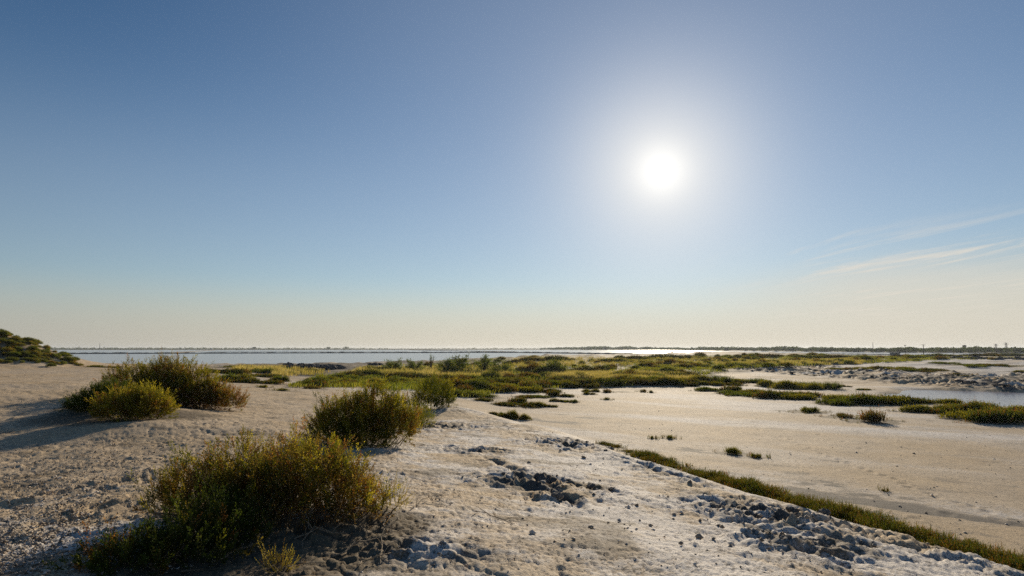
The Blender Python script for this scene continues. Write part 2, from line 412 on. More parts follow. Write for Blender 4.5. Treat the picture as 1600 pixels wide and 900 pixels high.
mud = mud + .9 * bump(gx, gy, 1520, 560, 1.0, 60, 26, 1.0) * sstep(-.4, .2, fbm(gx, gy, 7, 3, 158))
mud = mud + flat * (np.exp(-(np.maximum(np.abs(scar - 6) - 5, 0) / 3.0) ** 2) * .8 * sstep(-.35, .3, fbm(gx, gy, 3, 3, 151)) + .6 * sstep(.05, .5, fbm(gx * .5, gy, 5, 4, 152)) * (scar > 0))
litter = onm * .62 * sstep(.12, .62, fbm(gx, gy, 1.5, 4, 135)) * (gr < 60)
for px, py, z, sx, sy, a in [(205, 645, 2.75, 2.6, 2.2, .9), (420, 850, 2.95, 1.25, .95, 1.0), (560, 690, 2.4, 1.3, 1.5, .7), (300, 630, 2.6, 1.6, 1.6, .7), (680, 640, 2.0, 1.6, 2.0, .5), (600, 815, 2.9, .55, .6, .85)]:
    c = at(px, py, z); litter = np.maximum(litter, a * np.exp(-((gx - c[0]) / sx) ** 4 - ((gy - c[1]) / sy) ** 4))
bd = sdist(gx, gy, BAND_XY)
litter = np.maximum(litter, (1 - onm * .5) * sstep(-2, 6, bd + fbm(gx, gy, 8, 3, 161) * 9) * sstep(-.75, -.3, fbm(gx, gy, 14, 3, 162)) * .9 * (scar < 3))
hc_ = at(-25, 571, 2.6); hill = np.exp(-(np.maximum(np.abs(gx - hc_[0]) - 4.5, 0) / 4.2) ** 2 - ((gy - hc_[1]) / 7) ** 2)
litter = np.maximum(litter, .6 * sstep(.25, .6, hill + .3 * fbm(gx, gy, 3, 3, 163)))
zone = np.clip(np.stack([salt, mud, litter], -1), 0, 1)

def material(name):
    m = bpy.data.materials.new(name); m.use_nodes = True
    for n in list(m.node_tree.nodes): m.node_tree.nodes.remove(n)
    return m, NT(m.node_tree)

def ground_material():
    m, N = material("salt_marsh_ground"); L = m.node_tree.links
    at_ = N.n('ShaderNodeAttribute', attribute_name="tint"); sp = N.n('ShaderNodeSeparateColor'); L.new(at_.outputs['Color'], sp.inputs[0])
    P = N.n('ShaderNodeNewGeometry').outputs['Position']
    na = N.noise(P, 1.3, 5, .6); nb = N.noise(P, 9.0, 5, .65); nc = N.noise(P, 55.0, 4, .7); nd = N.noise(P, .25, 4, .6)
    jit = N.math('ADD', N.math('MULTIPLY', N.math('SUBTRACT', nb, .5), .9), N.math('MULTIPLY', N.math('SUBTRACT', nc, .5), .8))
    sand = N.mix(na, (.49, .35, .20), (.61, .47, .30)); sand = N.mix(N.ramp(nd, .35, .7), sand, (.56, .45, .325))
    saltc = N.mix(nb, (.63, .58, .535), (.80, .755, .71))
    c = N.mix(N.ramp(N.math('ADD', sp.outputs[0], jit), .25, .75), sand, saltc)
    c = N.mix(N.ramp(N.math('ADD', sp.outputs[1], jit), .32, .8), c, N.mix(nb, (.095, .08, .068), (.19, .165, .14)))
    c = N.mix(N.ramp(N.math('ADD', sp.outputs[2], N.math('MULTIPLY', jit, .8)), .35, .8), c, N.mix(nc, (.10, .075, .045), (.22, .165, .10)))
    # small relief shadows painted as dark flecks, among crumbs of dried algae and mud
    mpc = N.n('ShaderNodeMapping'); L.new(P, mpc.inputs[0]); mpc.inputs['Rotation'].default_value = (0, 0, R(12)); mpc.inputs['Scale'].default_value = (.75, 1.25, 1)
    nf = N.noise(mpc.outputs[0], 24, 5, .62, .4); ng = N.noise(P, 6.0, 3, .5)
    crumb_shade = N.math('MULTIPLY', N.ramp(nf, .535, .60), N.ramp(ng, .38, .58))
    c = N.mix(N.math('MULTIPLY', crumb_shade, .85), c, (.11, .095, .08))
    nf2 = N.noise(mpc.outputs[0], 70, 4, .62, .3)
    c = N.mix(N.math('MULTIPLY', N.math('MULTIPLY', N.ramp(nf2, .54, .61), N.ramp(N.noise(P, 3.1, 3, .5), .40, .56)), .75), c, (.12, .10, .085))  # finer flecks, again crust shadow painted into the colour
    c = N.mix(1.0, c, N.mix(N.ramp(N.noise(P, .7, 6, .68), .3, .7, smooth=False), (.93, .91, .88), (1.17, 1.15, 1.11)), 'MULTIPLY')
    b = N.n('ShaderNodeBsdfPrincipled'); L.new(c, b.inputs['Base Color']); b.inputs['Roughness'].default_value = .85
    b.inputs['Specular IOR Level'].default_value = .25
    hgt = N.math('ADD', N.math('MULTIPLY', nb, .5), N.math('MULTIPLY', nc, .34)); hgt = N.math('ADD', hgt, N.math('MULTIPLY', N.noise(P, 150, 3, .6), .12)); hgt = N.math('ADD', hgt, N.math('MULTIPLY', crumb_shade, .18))
    bp = N.n('ShaderNodeBump'); L.new(hgt, bp.inputs['Height']); bp.inputs['Distance'].default_value = .035; bp.inputs['Strength'].default_value = .8
    L.new(bp.outputs[0], b.inputs['Normal'])
    o = N.n('ShaderNodeOutputMaterial'); L.new(b.outputs[0], o.inputs[0])
    return m

nr, na_ = GX.shape
i0 = (np.arange(nr - 1)[:, None] * na_ + np.arange(na_ - 1)[None]).ravel()
GF = np.stack([i0, i0 + 1, i0 + 1 + na_, i0 + na_], -1)
gV = np.stack([gx, gy, GZ.ravel()], -1)
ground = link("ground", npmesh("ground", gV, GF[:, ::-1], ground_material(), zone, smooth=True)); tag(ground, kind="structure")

# ------------------------------------------------------------------ water
def water_material():
    m, N = material("lagoon_water"); L = m.node_tree.links
    P = N.n('ShaderNodeNewGeometry').outputs['Position']
    w1 = N.noise(P, 2.2, 3, .6); w2 = N.noise(P, .5, 2, .5)
    b = N.n('ShaderNodeBsdfPrincipled'); b.inputs['Base Color'].default_value = (.33, .30, .32, 1)
    b.inputs['Roughness'].default_value = .17; b.inputs['IOR'].default_value = 1.33
    bp = N.n('ShaderNodeBump'); L.new(N.math('ADD', w1, w2), bp.inputs['Height']); bp.inputs['Distance'].default_value = .035; bp.inputs['Strength'].default_value = .6
    L.new(bp.outputs[0], b.inputs['Normal'])
    o = N.n('ShaderNodeOutputMaterial'); L.new(b.outputs[0], o.inputs[0])
    return m
S = 5150
water = link("water", npmesh("water", [(-S, -300, 0), (S, -300, 0), (S, S, 0), (-S, S, 0)], [(0, 1, 2, 3)], water_material())); tag(water, kind="structure")

# ------------------------------------------------------------------ foliage
def foliage_material(name, trans=.45):
    m, N = material(name); L = m.node_tree.links
    a = N.n('ShaderNodeAttribute', attribute_name="tint")
    P = N.n('ShaderNodeTexCoord').outputs['Object']
    c = N.mix(1.0, a.outputs['Color'], N.mix(N.noise(P, 3.0, 2), (.72, .72, .72), (1.28, 1.28, 1.2)), 'MULTIPLY')
    d = N.n('ShaderNodeBsdfDiffuse'); L.new(c, d.inputs[0])
    t = N.n('ShaderNodeBsdfTranslucent'); L.new(N.mix(1.0, c, (1.15, 1.15, .65), 'MULTIPLY'), t.inputs[0])
    g = N.n('ShaderNodeBsdfGlossy'); g.inputs['Roughness'].default_value = .5; g.inputs[0].default_value = (.6, .6, .55, 1)
    m1 = N.n('ShaderNodeMixShader'); m1.inputs[0].default_value = trans; L.new(d.outputs[0], m1.inputs[1]); L.new(t.outputs[0], m1.inputs[2])
    m2 = N.n('ShaderNodeMixShader'); m2.inputs[0].default_value = .025; L.new(m1.outputs[0], m2.inputs[1]); L.new(g.outputs[0], m2.inputs[2])
    o = N.n('ShaderNodeOutputMaterial'); L.new(m2.outputs[0], o.inputs[0])
    return m

def wood_material(name, c0, c1, scale=20):
    m, N = material(name); L = m.node_tree.links
    P = N.n('ShaderNodeTexCoord').outputs['Object']
    n = N.noise(P, scale, 5, .65)
    b = N.n('ShaderNodeBsdfPrincipled'); L.new(N.mix(n, c0, c1), b.inputs['Base Color']); b.inputs['Roughness'].default_value = .85
    b.inputs['Specular IOR Level'].default_value = .2
    bp = N.n('ShaderNodeBump'); L.new(n, bp.inputs['Height']); bp.inputs['Distance'].default_value = .02; bp.inputs['Strength'].default_value = .6; L.new(bp.outputs[0], b.inputs['Normal'])
    o = N.n('ShaderNodeOutputMaterial'); L.new(b.outputs[0], o.inputs[0])
    return m

LEAF = foliage_material("succulent_leaves", .56)
GRASSM = foliage_material("dry_grass", .5)
WOOD = wood_material("shrub_wood", (.10, .07, .045), (.20, .15, .10))
POLEM = wood_material("weathered_pole", (.045, .04, .035), (.09, .08, .07), 6)
CLODM = wood_material("dried_mud", (.10, .085, .07), (.30, .265, .23), 9)
ROCKM = wood_material("dark_crusted_mud", (.06, .056, .055), (.15, .14, .135), 3)
CONC = wood_material("old_concrete", (.20, .19, .17), (.32, .30, .27), 2)
WHITE = wood_material("white_render", (.62, .61, .58), (.75, .74, .71), 2)
BRICK = wood_material("brown_brick", (.20, .14, .11), (.28, .20, .16), 2)
SOIL = wood_material("dyke_earth", (.10, .085, .065), (.22, .18, .13), .3)
SOILT = wood_material("sandy_dyke", (.30, .24, .17), (.42, .34, .25), .3)

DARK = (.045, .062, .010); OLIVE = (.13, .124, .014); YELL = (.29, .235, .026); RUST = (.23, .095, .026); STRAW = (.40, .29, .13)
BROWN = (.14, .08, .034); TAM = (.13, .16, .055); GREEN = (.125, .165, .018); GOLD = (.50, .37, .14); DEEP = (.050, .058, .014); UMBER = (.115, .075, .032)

def unit(v): return v / np.maximum(np.linalg.norm(v, axis=-1, keepdims=True), 1e-9)

def sprigs(B, D, L, k, leaf, C, g, up_curl=.35, spread=.9, axis_w=.0):
    """B bases, D directions, L lengths, k leaves on each, C colours -> leafy sprigs as one array of four-cornered leaves"""
    n = len(B)
    t = np.linspace(.08, 1.0, k)[None, :, None]
    up = np.array([0, 0, 1.0])
    bend = g.normal(0, .12, (n, 3)); bend[:, 2] += up_curl
    ax = B[:, None] + D[:, None] * (L[:, None, None] * t) + bend[:, None] * (L[:, None, None] * t * t * .5)
    T = unit(D[:, None] + bend[:, None] * t)
    ref = np.where(np.abs(T[..., 2:3]) > .9, np.array([1.0, 0, 0]), up); s1 = unit(np.cross(T, ref)); s2 = np.cross(T, s1)
    ph = (np.arange(k)[None] * 2.399 + g.uniform(0, 6.28, (n, 1)) + g.normal(0, .3, (n, k)))[..., None]
    rad = s1 * np.cos(ph) + s2 * np.sin(ph)
    op = spread * (1.05 - .75 * t) + g.normal(0, .15, (n, k, 1))
    ld = unit(T * np.cos(op) + rad * np.sin(op))
    ll = leaf[0] * (1.15 - .5 * t) * g.uniform(.7, 1.3, (n, k, 1)); lw = leaf[1] * g.uniform(.8, 1.25, (n, k, 1))
    sd = unit(np.cross(ld, rad + g.normal(0, .6, (n, k, 3)))) * lw
    mid = ax + ld * ll * .5
    V = np.stack([ax, mid + sd, ax + ld * ll, mid - sd], 2).reshape(-1, 3)
    cj = C[:, None, :] * g.uniform(.78, 1.25, (n, k, 1)); cj = np.repeat(cj[:, :, None, :], 4, 2).reshape(-1, 3)
    F = np.arange(len(V)).reshape(-1, 4)
    if axis_w > 0:                                        # the thin stalks themselves
        e = ax[:, -1]; w = s1[:, 0] * axis_w
        m_ = ax[:, k // 2]
        A = np.stack([B - w, B + w, m_ + w * .7, m_ - w * .7, m_ - w * .7, m_ + w * .7, e + w * .2, e - w * .2], 1).reshape(-1, 3)
        F = np.concatenate([F, np.arange(len(A)).reshape(-1, 4) + len(V)])
        V = np.concatenate([V, A]); cj = np.concatenate([cj, np.repeat(np.array([[.16, .10, .05]]), len(A), 0)])
    return V, F, cj

def pick(P, pal, g, size=.5, seed=0, soft=.3):
    v = .5 + .55 * perlin(P[:, 0] / size + seed * 3.1, (P[:, 1] + P[:, 2] * 1.3) / size, seed) + g.normal(0, soft, len(P))
    v = np.clip(v, 0, .9999) * (len(pal) - 1)
    pal = np.array(pal); i = v.astype(int); f = (v - i)[:, None]
    return pal[i] * (1 - f) + pal[i + 1] * f

def bush(seed, lobes, n, sl, k, leaf, pal, up=.5, size=.5, up_curl=.45, inner=.5, axis_w=0, soft=.3, br=0, rough=.24):
    g = np.random.default_rng(seed)
    lo = np.array(lobes, float); area = lo[:, 3] * lo[:, 4] + lo[:, 3] * lo[:, 5] + lo[:, 4] * lo[:, 5]
    li = g.choice(len(lo), n * 2, p=area / area.sum()); q = lo[li]
    d = g.normal(0, 1, (n * 2, 3)); d[:, 2] = np.abs(d[:, 2]) - .35 * g.random(n * 2); d = unit(d)
    fr = (inner + (1 - inner) * g.random(n * 2) ** .6)[:, None]
    fr = fr * (1 + rough * perlin(d[:, 0] * 2.4 + seed, d[:, 1] * 2.4 + d[:, 2] * 2.0 + q[:, 0] * 4, seed))[:, None]
    B = q[:, :3] + d * q[:, 3:6] * fr
    ok = B[:, 2] > .01; B = B[ok][:n]; d = d[ok][:n]; m = len(B)
    D = unit(d * .65 + np.array([0, 0, up]) + g.normal(0, .42, (m, 3)))
    L = g.uniform(sl[0], sl[1], m) * (1 + .6 * (g.random(m) > .93))
    C = pick(B, pal, g, size, seed, soft)
    if br:                                               # side shoots along every branch, plume-like
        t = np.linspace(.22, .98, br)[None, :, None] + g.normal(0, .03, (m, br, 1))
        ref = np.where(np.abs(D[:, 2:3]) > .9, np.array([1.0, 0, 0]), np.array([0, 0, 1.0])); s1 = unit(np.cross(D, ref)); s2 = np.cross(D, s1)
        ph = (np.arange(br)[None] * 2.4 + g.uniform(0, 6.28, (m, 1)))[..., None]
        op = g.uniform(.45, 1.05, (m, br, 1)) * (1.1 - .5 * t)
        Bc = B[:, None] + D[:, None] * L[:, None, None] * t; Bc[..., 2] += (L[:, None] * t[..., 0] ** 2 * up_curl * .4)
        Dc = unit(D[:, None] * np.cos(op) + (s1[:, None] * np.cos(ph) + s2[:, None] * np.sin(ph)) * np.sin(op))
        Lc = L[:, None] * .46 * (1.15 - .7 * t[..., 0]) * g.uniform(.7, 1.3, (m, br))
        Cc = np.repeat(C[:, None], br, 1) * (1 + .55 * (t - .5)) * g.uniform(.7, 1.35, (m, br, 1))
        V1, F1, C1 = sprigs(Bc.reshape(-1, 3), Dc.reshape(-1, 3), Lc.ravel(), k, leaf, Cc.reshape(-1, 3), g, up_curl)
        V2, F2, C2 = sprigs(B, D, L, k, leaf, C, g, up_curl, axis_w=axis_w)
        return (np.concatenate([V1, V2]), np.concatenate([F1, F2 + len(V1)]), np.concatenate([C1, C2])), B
    return sprigs(B, D, L, k, leaf, C, g, up_curl, axis_w=axis_w), B

def stems(seed, B, root, n, r0=.012, spread=.25):
    g = np.random.default_rng(seed); mb = MB()
    for i in g.choice(len(B), min(n, len(B)), replace=False):
        e = Vector(B[i]); s = Vector(root) + Vector((g.normal(0, spread), g.normal(0, spread * .7), 0)); s.x += (e.x - s.x) * .55; s.y += (e.y - s.y) * .55; s.z = -.06
        m1 = s.lerp(e, .4) + Vector((g.normal(0, .04), g.normal(0, .04), g.normal(.02, .03))); m2 = s.lerp(e, .75) + Vector((g.normal(0, .03), g.normal(0, .03), .03))
        mb.tube([s, m1, m2, e], [r0, r0 * .75, r0 * .5, r0 * .2], 4)
    return mb

def make_bush(name, label, cat, loc, seed, lobes, n, sl, k, leaf, pal, nstem=0, root=(0, 0, 0), dry=None, **kw):
    """a shrub with its foliage and its woody stems"""
    t = link(name, None, loc=loc); tag(t, label, cat)
    (V, F, C), B = bush(seed, lobes, n, sl, k, leaf, pal, **kw)
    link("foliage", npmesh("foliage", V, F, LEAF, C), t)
    if nstem: link("stems", stems(seed + 1, B, root, nstem, spread=max(l[3] for l in lobes) * .35).mesh("stems", WOOD), t)
    if dry:
        (V, F, C), B = bush(seed + 2, dry[0], dry[1], (sl[0] * .8, sl[1] * .9), k, (leaf[0] * .8, leaf[1] * .8), [BROWN, RUST, STRAW, RUST], up=.5, axis_w=.003)
        link("dry_twigs", npmesh("dry_twigs", V, F, LEAF, C), t)
    return t

# ---- the three large shrub clumps of the foreground
p = px_ground(415, 800)
# main near shrub, two metres across
make_bush("saltbush", "large feathery olive and rust saltbush nearest the camera on the shaded hummock", "shrub", (p.x, p.y, p.z - .03), 11,
          [(-.66, .05, .06, .34, .32, .36), (-.34, .12, .10, .32, .34, .46), (.0, .02, .08, .34, .38, .34), (.34, .14, .12, .36, .36, .50), (.62, .02, .06, .32, .30, .38), (.12, .38, .12, .5, .3, .34), (-.25, -.12, .05, .5, .26, .20), (.86, .0, .02, .22, .22, .20), (-.90, -.05, .0, .24, .22, .20)],
          1250, (.10, .25), 8, (.017, .0056), [DARK, OLIVE, RUST, OLIVE, YELL, BROWN, OLIVE, YELL, RUST], 140, axis_w=.0025, size=.38, br=9, rough=.4, soft=.22, dry=([(.1, -.1, .05, .8, .4, .35), (.72, -.15, .0, .4, .3, .16), (.3, -.5, -.02, .6, .3, .14), (.95, -.25, .0, .3, .25, .1)], 620))
p = px_ground(222, 885)
make_bush("saltbush", "dark green low saltbush sprawling at the bottom left below the largest shrub", "shrub", (p.x, p.y, p.z - .03), 12,
          [(-.05, .0, .0, .28, .26, .14), (.25, .12, .0, .34, .28, .22), (-.30, -.10, .0, .18, .16, .09), (.30, .5, .0, .34, .26, .30), (.26, .95, .0, .26, .22, .26)],
          620, (.07, .17), 8, (.016, .0052), [DEEP, DARK, DARK, DARK, OLIVE, RUST], 40, axis_w=.0025, size=.35, br=8, rough=.4, soft=.22)
p = px_ground(592, 795)
make_bush("saltbush", "small open sprig of saltbush at the right end of the largest shrub", "shrub", (p.x, p.y, p.z - .02), 13,
          [(-.14, 0, .02, .16, .14, .20), (.13, .02, .02, .15, .12, .17)], 170, (.09, .17), 22, (.016, .0036), [OLIVE, YELL, STRAW, OLIVE], 14, axis_w=.002)
p = px_ground(432, 888)
make_bush("saltbush", "tiny straw tipped seedling at the bottom edge in shade of the largest shrub", "shrub", (p.x, p.y, p.z - .02), 14,
          [(.0, 0, .0, .11, .09, .07)], 60, (.06, .13), 20, (.013, .003), [OLIVE, STRAW, YELL, BROWN], 6, axis_w=.0018)
# middle clump
p = px_ground(560, 698)
make_bush("saltbush", "dark rounded saltbush with rust coloured right side in the middle of the mound", "shrub", (p.x, p.y + .5, p.z - .05), 21,
          [(-.45, 0, .25, .62, .6, .66), (.25, .1, .3, .62, .6, .78), (.62, -.1, .2, .45, .5, .70), (-.6, -.25, .1, .45, .4, .42), (.05, -.35, .1, .6, .4, .45)],
          1700, (.13, .28), 7, (.024, .0085), [DARK, DARK, OLIVE, YELL, OLIVE, RUST, OLIVE], 50, size=.7, br=8, rough=.30, soft=.2, dry=([(.45, -.1, .2, .6, .5, .5)], 140))
p = px_ground(656, 668)
make_bush("saltbush", "small bright green saltbush close against the right foot of the dark rounded one", "shrub", (p.x, p.y + .2, p.z - .04), 22,
          [(-.1, 0, .05, .30, .28, .34), (.12, 0, .15, .24, .22, .42)], 420, (.12, .26), 16, (.028, .007), [OLIVE, YELL, GREEN, OLIVE], 16)
p = px_ground(678, 641)
make_bush("saltbush", "dense dome of green saltbush behind, beside the bare grey hummock", "shrub", (p.x, p.y + .6, p.z - .05), 23,
          [(0, 0, .25, .72, .65, .85), (-.3, -.1, .1, .6, .5, .5)], 560, (.18, .38), 7, (.030, .011), [DARK, DARK, OLIVE, OLIVE, YELL], 26, size=.8, br=7, rough=.35, soft=.2)
# left clump
p = px_ground(235, 632)
make_bush("saltbush", "tallest broad saltbush on the left, olive with upright shoots against the lagoon", "shrub", (p.x, p.y + .6, p.z - .05), 31,
          [(-.95, 0, .3, 1.0, .8, .98), (.1, .1, .35, 1.05, .85, 1.08), (1.05, 0, .25, 1.0, .75, .92), (-1.4, -.2, .1, .65, .6, .42), (.3, .1, .5, .6, .5, .72), (1.6, 0, .1, .7, .6, .5)],
          2700, (.15, .32), 7, (.028, .0105), [DARK, OLIVE, OLIVE, YELL, OLIVE, RUST, OLIVE, STRAW], 80, size=.8, br=8, rough=.38, soft=.2)
p = px_ground(195, 656)
make_bush("saltbush", "bright yellow green saltbush in front of the tallest one on the left", "shrub", (p.x, p.y + .4, p.z - .05), 32,
          [(-.25, 0, .12, .62, .52, .52), (.30, 0, .12, .52, .46, .54)], 1150, (.14, .28), 7, (.025, .0090), [OLIVE, YELL, OLIVE, YELL, RUST, OLIVE], 40, size=.55, br=8, rough=.38, soft=.2)
p = px_ground(318, 640)
make_bush("saltbush", "low reddish brown saltbush at the right end of the left clump", "shrub", (p.x, p.y + .5, p.z - .05), 33,
          [(-.95, .1, .1, .7, .6, .62), (-.3, 0, .1, .8, .65, .62), (.45, 0, .1, .65, .55, .55)], 1250, (.14, .30), 7, (.025, .0090), [OLIVE, RUST, BROWN, RUST, OLIVE, BROWN], 40, size=.6, br=8, rough=.38, soft=.2)
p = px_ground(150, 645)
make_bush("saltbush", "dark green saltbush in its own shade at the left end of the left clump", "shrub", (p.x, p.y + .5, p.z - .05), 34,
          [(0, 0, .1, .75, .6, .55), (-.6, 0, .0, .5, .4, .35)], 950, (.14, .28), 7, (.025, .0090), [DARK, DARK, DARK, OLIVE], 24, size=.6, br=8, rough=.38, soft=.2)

# ---- prototypes of the smaller shrubs, used again and again
def proto(seed, lobes, n, sl, k, leaf, pal, **kw):
    (V, F, C), B = bush(seed, lobes, n, sl, k, leaf, pal, **kw)
    return npmesh("foliage", V, F, LEAF, C)

def mat_lobes(g, rx, ry, h, n):
    out = []
    for i in range(n):
        a = g.uniform(0, 6.28); r = math.sqrt(g.random()) * .85
        e = 1 - r * .55
        out.append((rx * r * math.cos(a), ry * r * math.sin(a), -.02, rx * g.uniform(.22, .42), ry * g.uniform(.25, .5), h * e * g.uniform(.6, 1.0)))
    return out

g0 = np.random.default_rng(5)
PAL_MAT = [[DARK, OLIVE, GREEN, OLIVE], [DARK, DARK, OLIVE, RUST], [DARK, OLIVE, YELL, OLIVE]]
HEDGE = [proto(40 + i, mat_lobes(g0, .75, .5, .42, 9), 620, (.10, .22), 13, (.032, .009), [[DARK, DARK, OLIVE, BROWN], [DARK, OLIVE, BROWN, OLIVE], [DARK, DARK, RUST, OLIVE]][i % 3], size=.5) for i in range(5)]
TUFT = [proto(50 + i, mat_lobes(g0, .45, .35, .22, 6), 330, (.12, .24), 10, (.045, .013), [[DARK, OLIVE, OLIVE, YELL], [DARK, BROWN, OLIVE, RUST]][i % 2], size=.5, up=1.0) for i in range(4)]
MATS = [proto(60 + i, mat_lobes(g0, 1.6, .9, .34, 16), 900, (.12, .24), 7, (.075, .026), PAL_MAT[i % 3], size=.9) for i in range(6)]
SHRUB = [proto(70 + i, [(0, 0, .1, .8, .7, .75), (.5, .1, .05, .6, .5, .55), (-.5, -.1, .05, .6, .55, .5)], 640, (.18, .38), 8, (.085, .028), [[DARK, OLIVE, TAM, OLIVE], [OLIVE, TAM, YELL, RUST], [DARK, BROWN, OLIVE, RUST], [TAM, GREEN, OLIVE, YELL]][i % 4], size=.9) for i in range(8)]
PLANTED = []
def put(name, me, label, cat, pos, scale, rz, group=None):
    if name.startswith('glasswort'): PLANTED.append((pos[0], pos[1], 1.6 * scale[0] if 'mat' in name else .75 * scale[0], (.95 if 'mat' in name else .55) * scale[1]))
    o = link(name, me); o.location = pos; o.scale = scale if not np.isscalar(scale) else (scale,) * 3; o.rotation_euler = (0, 0, rz)
    return tag(o, label, cat, group)

# single tufts standing on the open pan: pixel of the base, width and height in pixels
PAN = [(1269, 645, 37, 9, "leftmost of the three glasswort cushions out on the pale pan", 0), (1319, 653, 31, 8, "brownish middle cushion of the three out on the pale pan", 1), (1373, 661, 45, 19, "largest spiky cushion of the three out on the pale pan", 1),
       (1020, 686, 9, 6, "tiny tuft, smaller of the pair on the pan above the hedge gap", 0), (1048, 687, 16, 8, "small round tuft, bigger of the pair on the pan above the hedge gap", 0),
       (1147, 711, 29, 12, "flat cushion with a peak on the pan close to the foot of the mound", 0), (1185, 716, 19, 8, "small cushion just right of the peaked one near the mound foot", 0),
       (1005, 613, 14, 6, "tiny pointed tuft at the far edge of the pan beside a smaller one", 1), (1018, 614, 9, 5, "tiniest round tuft at the far edge of the pan", 0), (949, 625, 12, 5, "lone dark dot of glasswort below the patches at the far pan edge", 0),
       (949, 614, 19, 7, "brown tuft on the right of the far pan edge patches", 1), (1382, 768, 6, 5, "dark speck of a plant beside the footprints on the pan", 1),
       (410, 606, 18, 5, "flat dark tuft on the pale path at the left of the fork", 0), (440, 611, 22, 5, "second flat tuft on the pale path lower at the fork", 0), (485, 608, 32, 6, "brown green tuft on the path's right edge", 1)]
for i, (px, py, w, h, lab, kind) in enumerate(PAN):
    q = px_ground(px, py); d = q.length
    dd = math.hypot(q.x, q.y)
    wm = w * dd / FPX; hm = h * dd / FPX
    put("glasswort_tuft", TUFT[(i * 2 + kind) % 4], lab, "glasswort", (q.x, q.y + wm * .3, q.z - .03), (wm / 1.1, wm / 1.1, hm / .42), rng.uniform(0, 6.28))

# the row of bushes along the foot of the mound
CR = np.array([(945, 693), (1000, 711), (1060, 729), (1120, 747), (1200, 771), (1300, 801), (1400, 827), (1500, 858), (1600, 888), (1660, 908)], float)
n = 0; px = 948.0
while px < 1655:
    if 988 < px < 992 or 1056 < px < 1086: px += 4; continue
    d0 = 4.3 * FPX / (np.interp(px, CR[:, 0], CR[:, 1]) - 544)
    drop = rng.uniform(-1, 7) * 14 / d0
    x, y = at(px, np.interp(px, CR[:, 0], CR[:, 1]) + drop, .2)
    s = rng.uniform(.58, 1.08) * (1 + .25 * float(perlin(np.array([px / 38.0]), np.array([2.2]), 6)[0])) * (.55 if px < 990 else .72 if px < 1090 else .92)
    if rng.random() < .16: px += 12; n += 1; continue
    put("glasswort_bush", HEDGE[n % 5], "olive glasswort bush in the unbroken row along the foot of the pale mound" if px > 1080 else "olive glasswort bush in the broken start of the mound foot row, left of its gap", "glasswort", (x, y, zat(x, y) - .04), (s, s, s * rng.uniform(.4, 1.05)), rng.uniform(0, 6.28), "glasswort bushes along the foot of the mound" if px > 1080 else "glasswort bushes at the broken start of the row")
    n += 1; px += rng.uniform(6, 10) * 14 / d0
# flat mats and strips: base pixel, width and height in pixels
def mats(rows, label, group, hscale=1.0):
    for i, (px, py, w, h) in enumerate(rows):
        q = px_ground(px, py); dd = math.hypot(q.x, q.y); wm = w * dd / FPX; hm = h * dd / FPX * hscale
        dep = min(wm * .55, max(1.2, 4.5))
        for j in range(2):
            wj = wm * rng.uniform(.42, .72); ox = (-.24 if j else .24) * wm + rng.normal(0, .06) * wm; oy = dep * (.45 + rng.normal(0, .22)); hj = hm * rng.uniform(.55, 1.1)
            x, y = q.x + ox, q.y + oy
            put("glasswort_mat", MATS[int(rng.integers(6))], label, "glasswort", (x, y, zat(x, y) - .03), (wj / 3.0, dep * rng.uniform(.5, .95) / 1.7, hj / .46), rng.choice([0, math.pi]) + rng.normal(0, .22), group)
mats([(1130, 612, 60, 9), (1165, 616, 80, 10), (1200, 621, 80, 10), (1245, 622, 90, 13), (1290, 627, 90, 14), (1335, 632, 100, 14), (1385, 634, 90, 13), (1420, 632, 80, 12), (1465, 631, 55, 8)],
     "low green glasswort mat in the long strip between the pan and the pool", "glasswort mats of the long strip")
mats([(1220, 606, 50, 10), (1255, 608, 70, 12), (1290, 609, 55, 10), (1180, 600, 60, 8), (1135, 603, 50, 8), (1100, 601, 60, 8), (1060, 598, 60, 7)],
     "darker glasswort mat in the short strip behind the long one", "glasswort mats of the short strip behind")
mats([(1470, 645, 70, 10), (1515, 648, 90, 14), (1560, 654, 100, 18), (1610, 660, 110, 22), (1540, 646, 90, 14), (1590, 650, 90, 16)],
     "thick glasswort mat at the right edge in front of the pool", "glasswort mats in front of the pool")
mats([(815, 636, 70, 11), (850, 637, 40, 8), (780, 630, 70, 9), (740, 622, 70, 8), (830, 622, 50, 8), (800, 614, 90, 9), (850, 614, 50, 7), (760, 606, 90, 8)],
     "low mat of glasswort at the left rim of the pan beyond the bare hummock", "glasswort mats at the left rim of the pan")
mats([(875, 621, 40, 10), (870, 628, 22, 6), (890, 629, 24, 6), (925, 613, 30, 8), (921, 617, 22, 5)],
     "separate glasswort island at the far left rim of the pan", "glasswort islands at the pan rim")
mats([(480, 604, 60, 10), (520, 604, 70, 9), (560, 604, 70, 8), (600, 602, 70, 9), (640, 600, 60, 9), (500, 596, 50, 8), (550, 594, 70, 7)],
     "bright green mat along the right side of the pale path", "glasswort mats beside the path")
mats([(365, 597, 60, 12), (400, 599, 70, 11), (430, 596, 40, 9), (380, 587, 80, 9), (340, 583, 60, 8), (425, 584, 60, 7), (390, 577, 90, 6), (150, 574, 40, 4)],
     "green mat of low plants between the left clump and the path", "glasswort mats left of the path")
mats([(1330, 577, 60, 4), (1370, 578, 60, 5), (1410, 579, 50, 5), (1440, 580, 50, 5), (1470, 581, 40, 3), (1500, 571, 60, 3), (1560, 574, 50, 4), (1540, 571, 40, 3), (1590, 573, 40, 2), (1490, 584, 20, 2), (1520, 586, 24, 2), (1595, 581, 20, 3), (1350, 610, 20, 3), (1322, 605, 14, 4)],
     "thin green streak of plants on the white salt flat", "plant streaks on the salt flat")
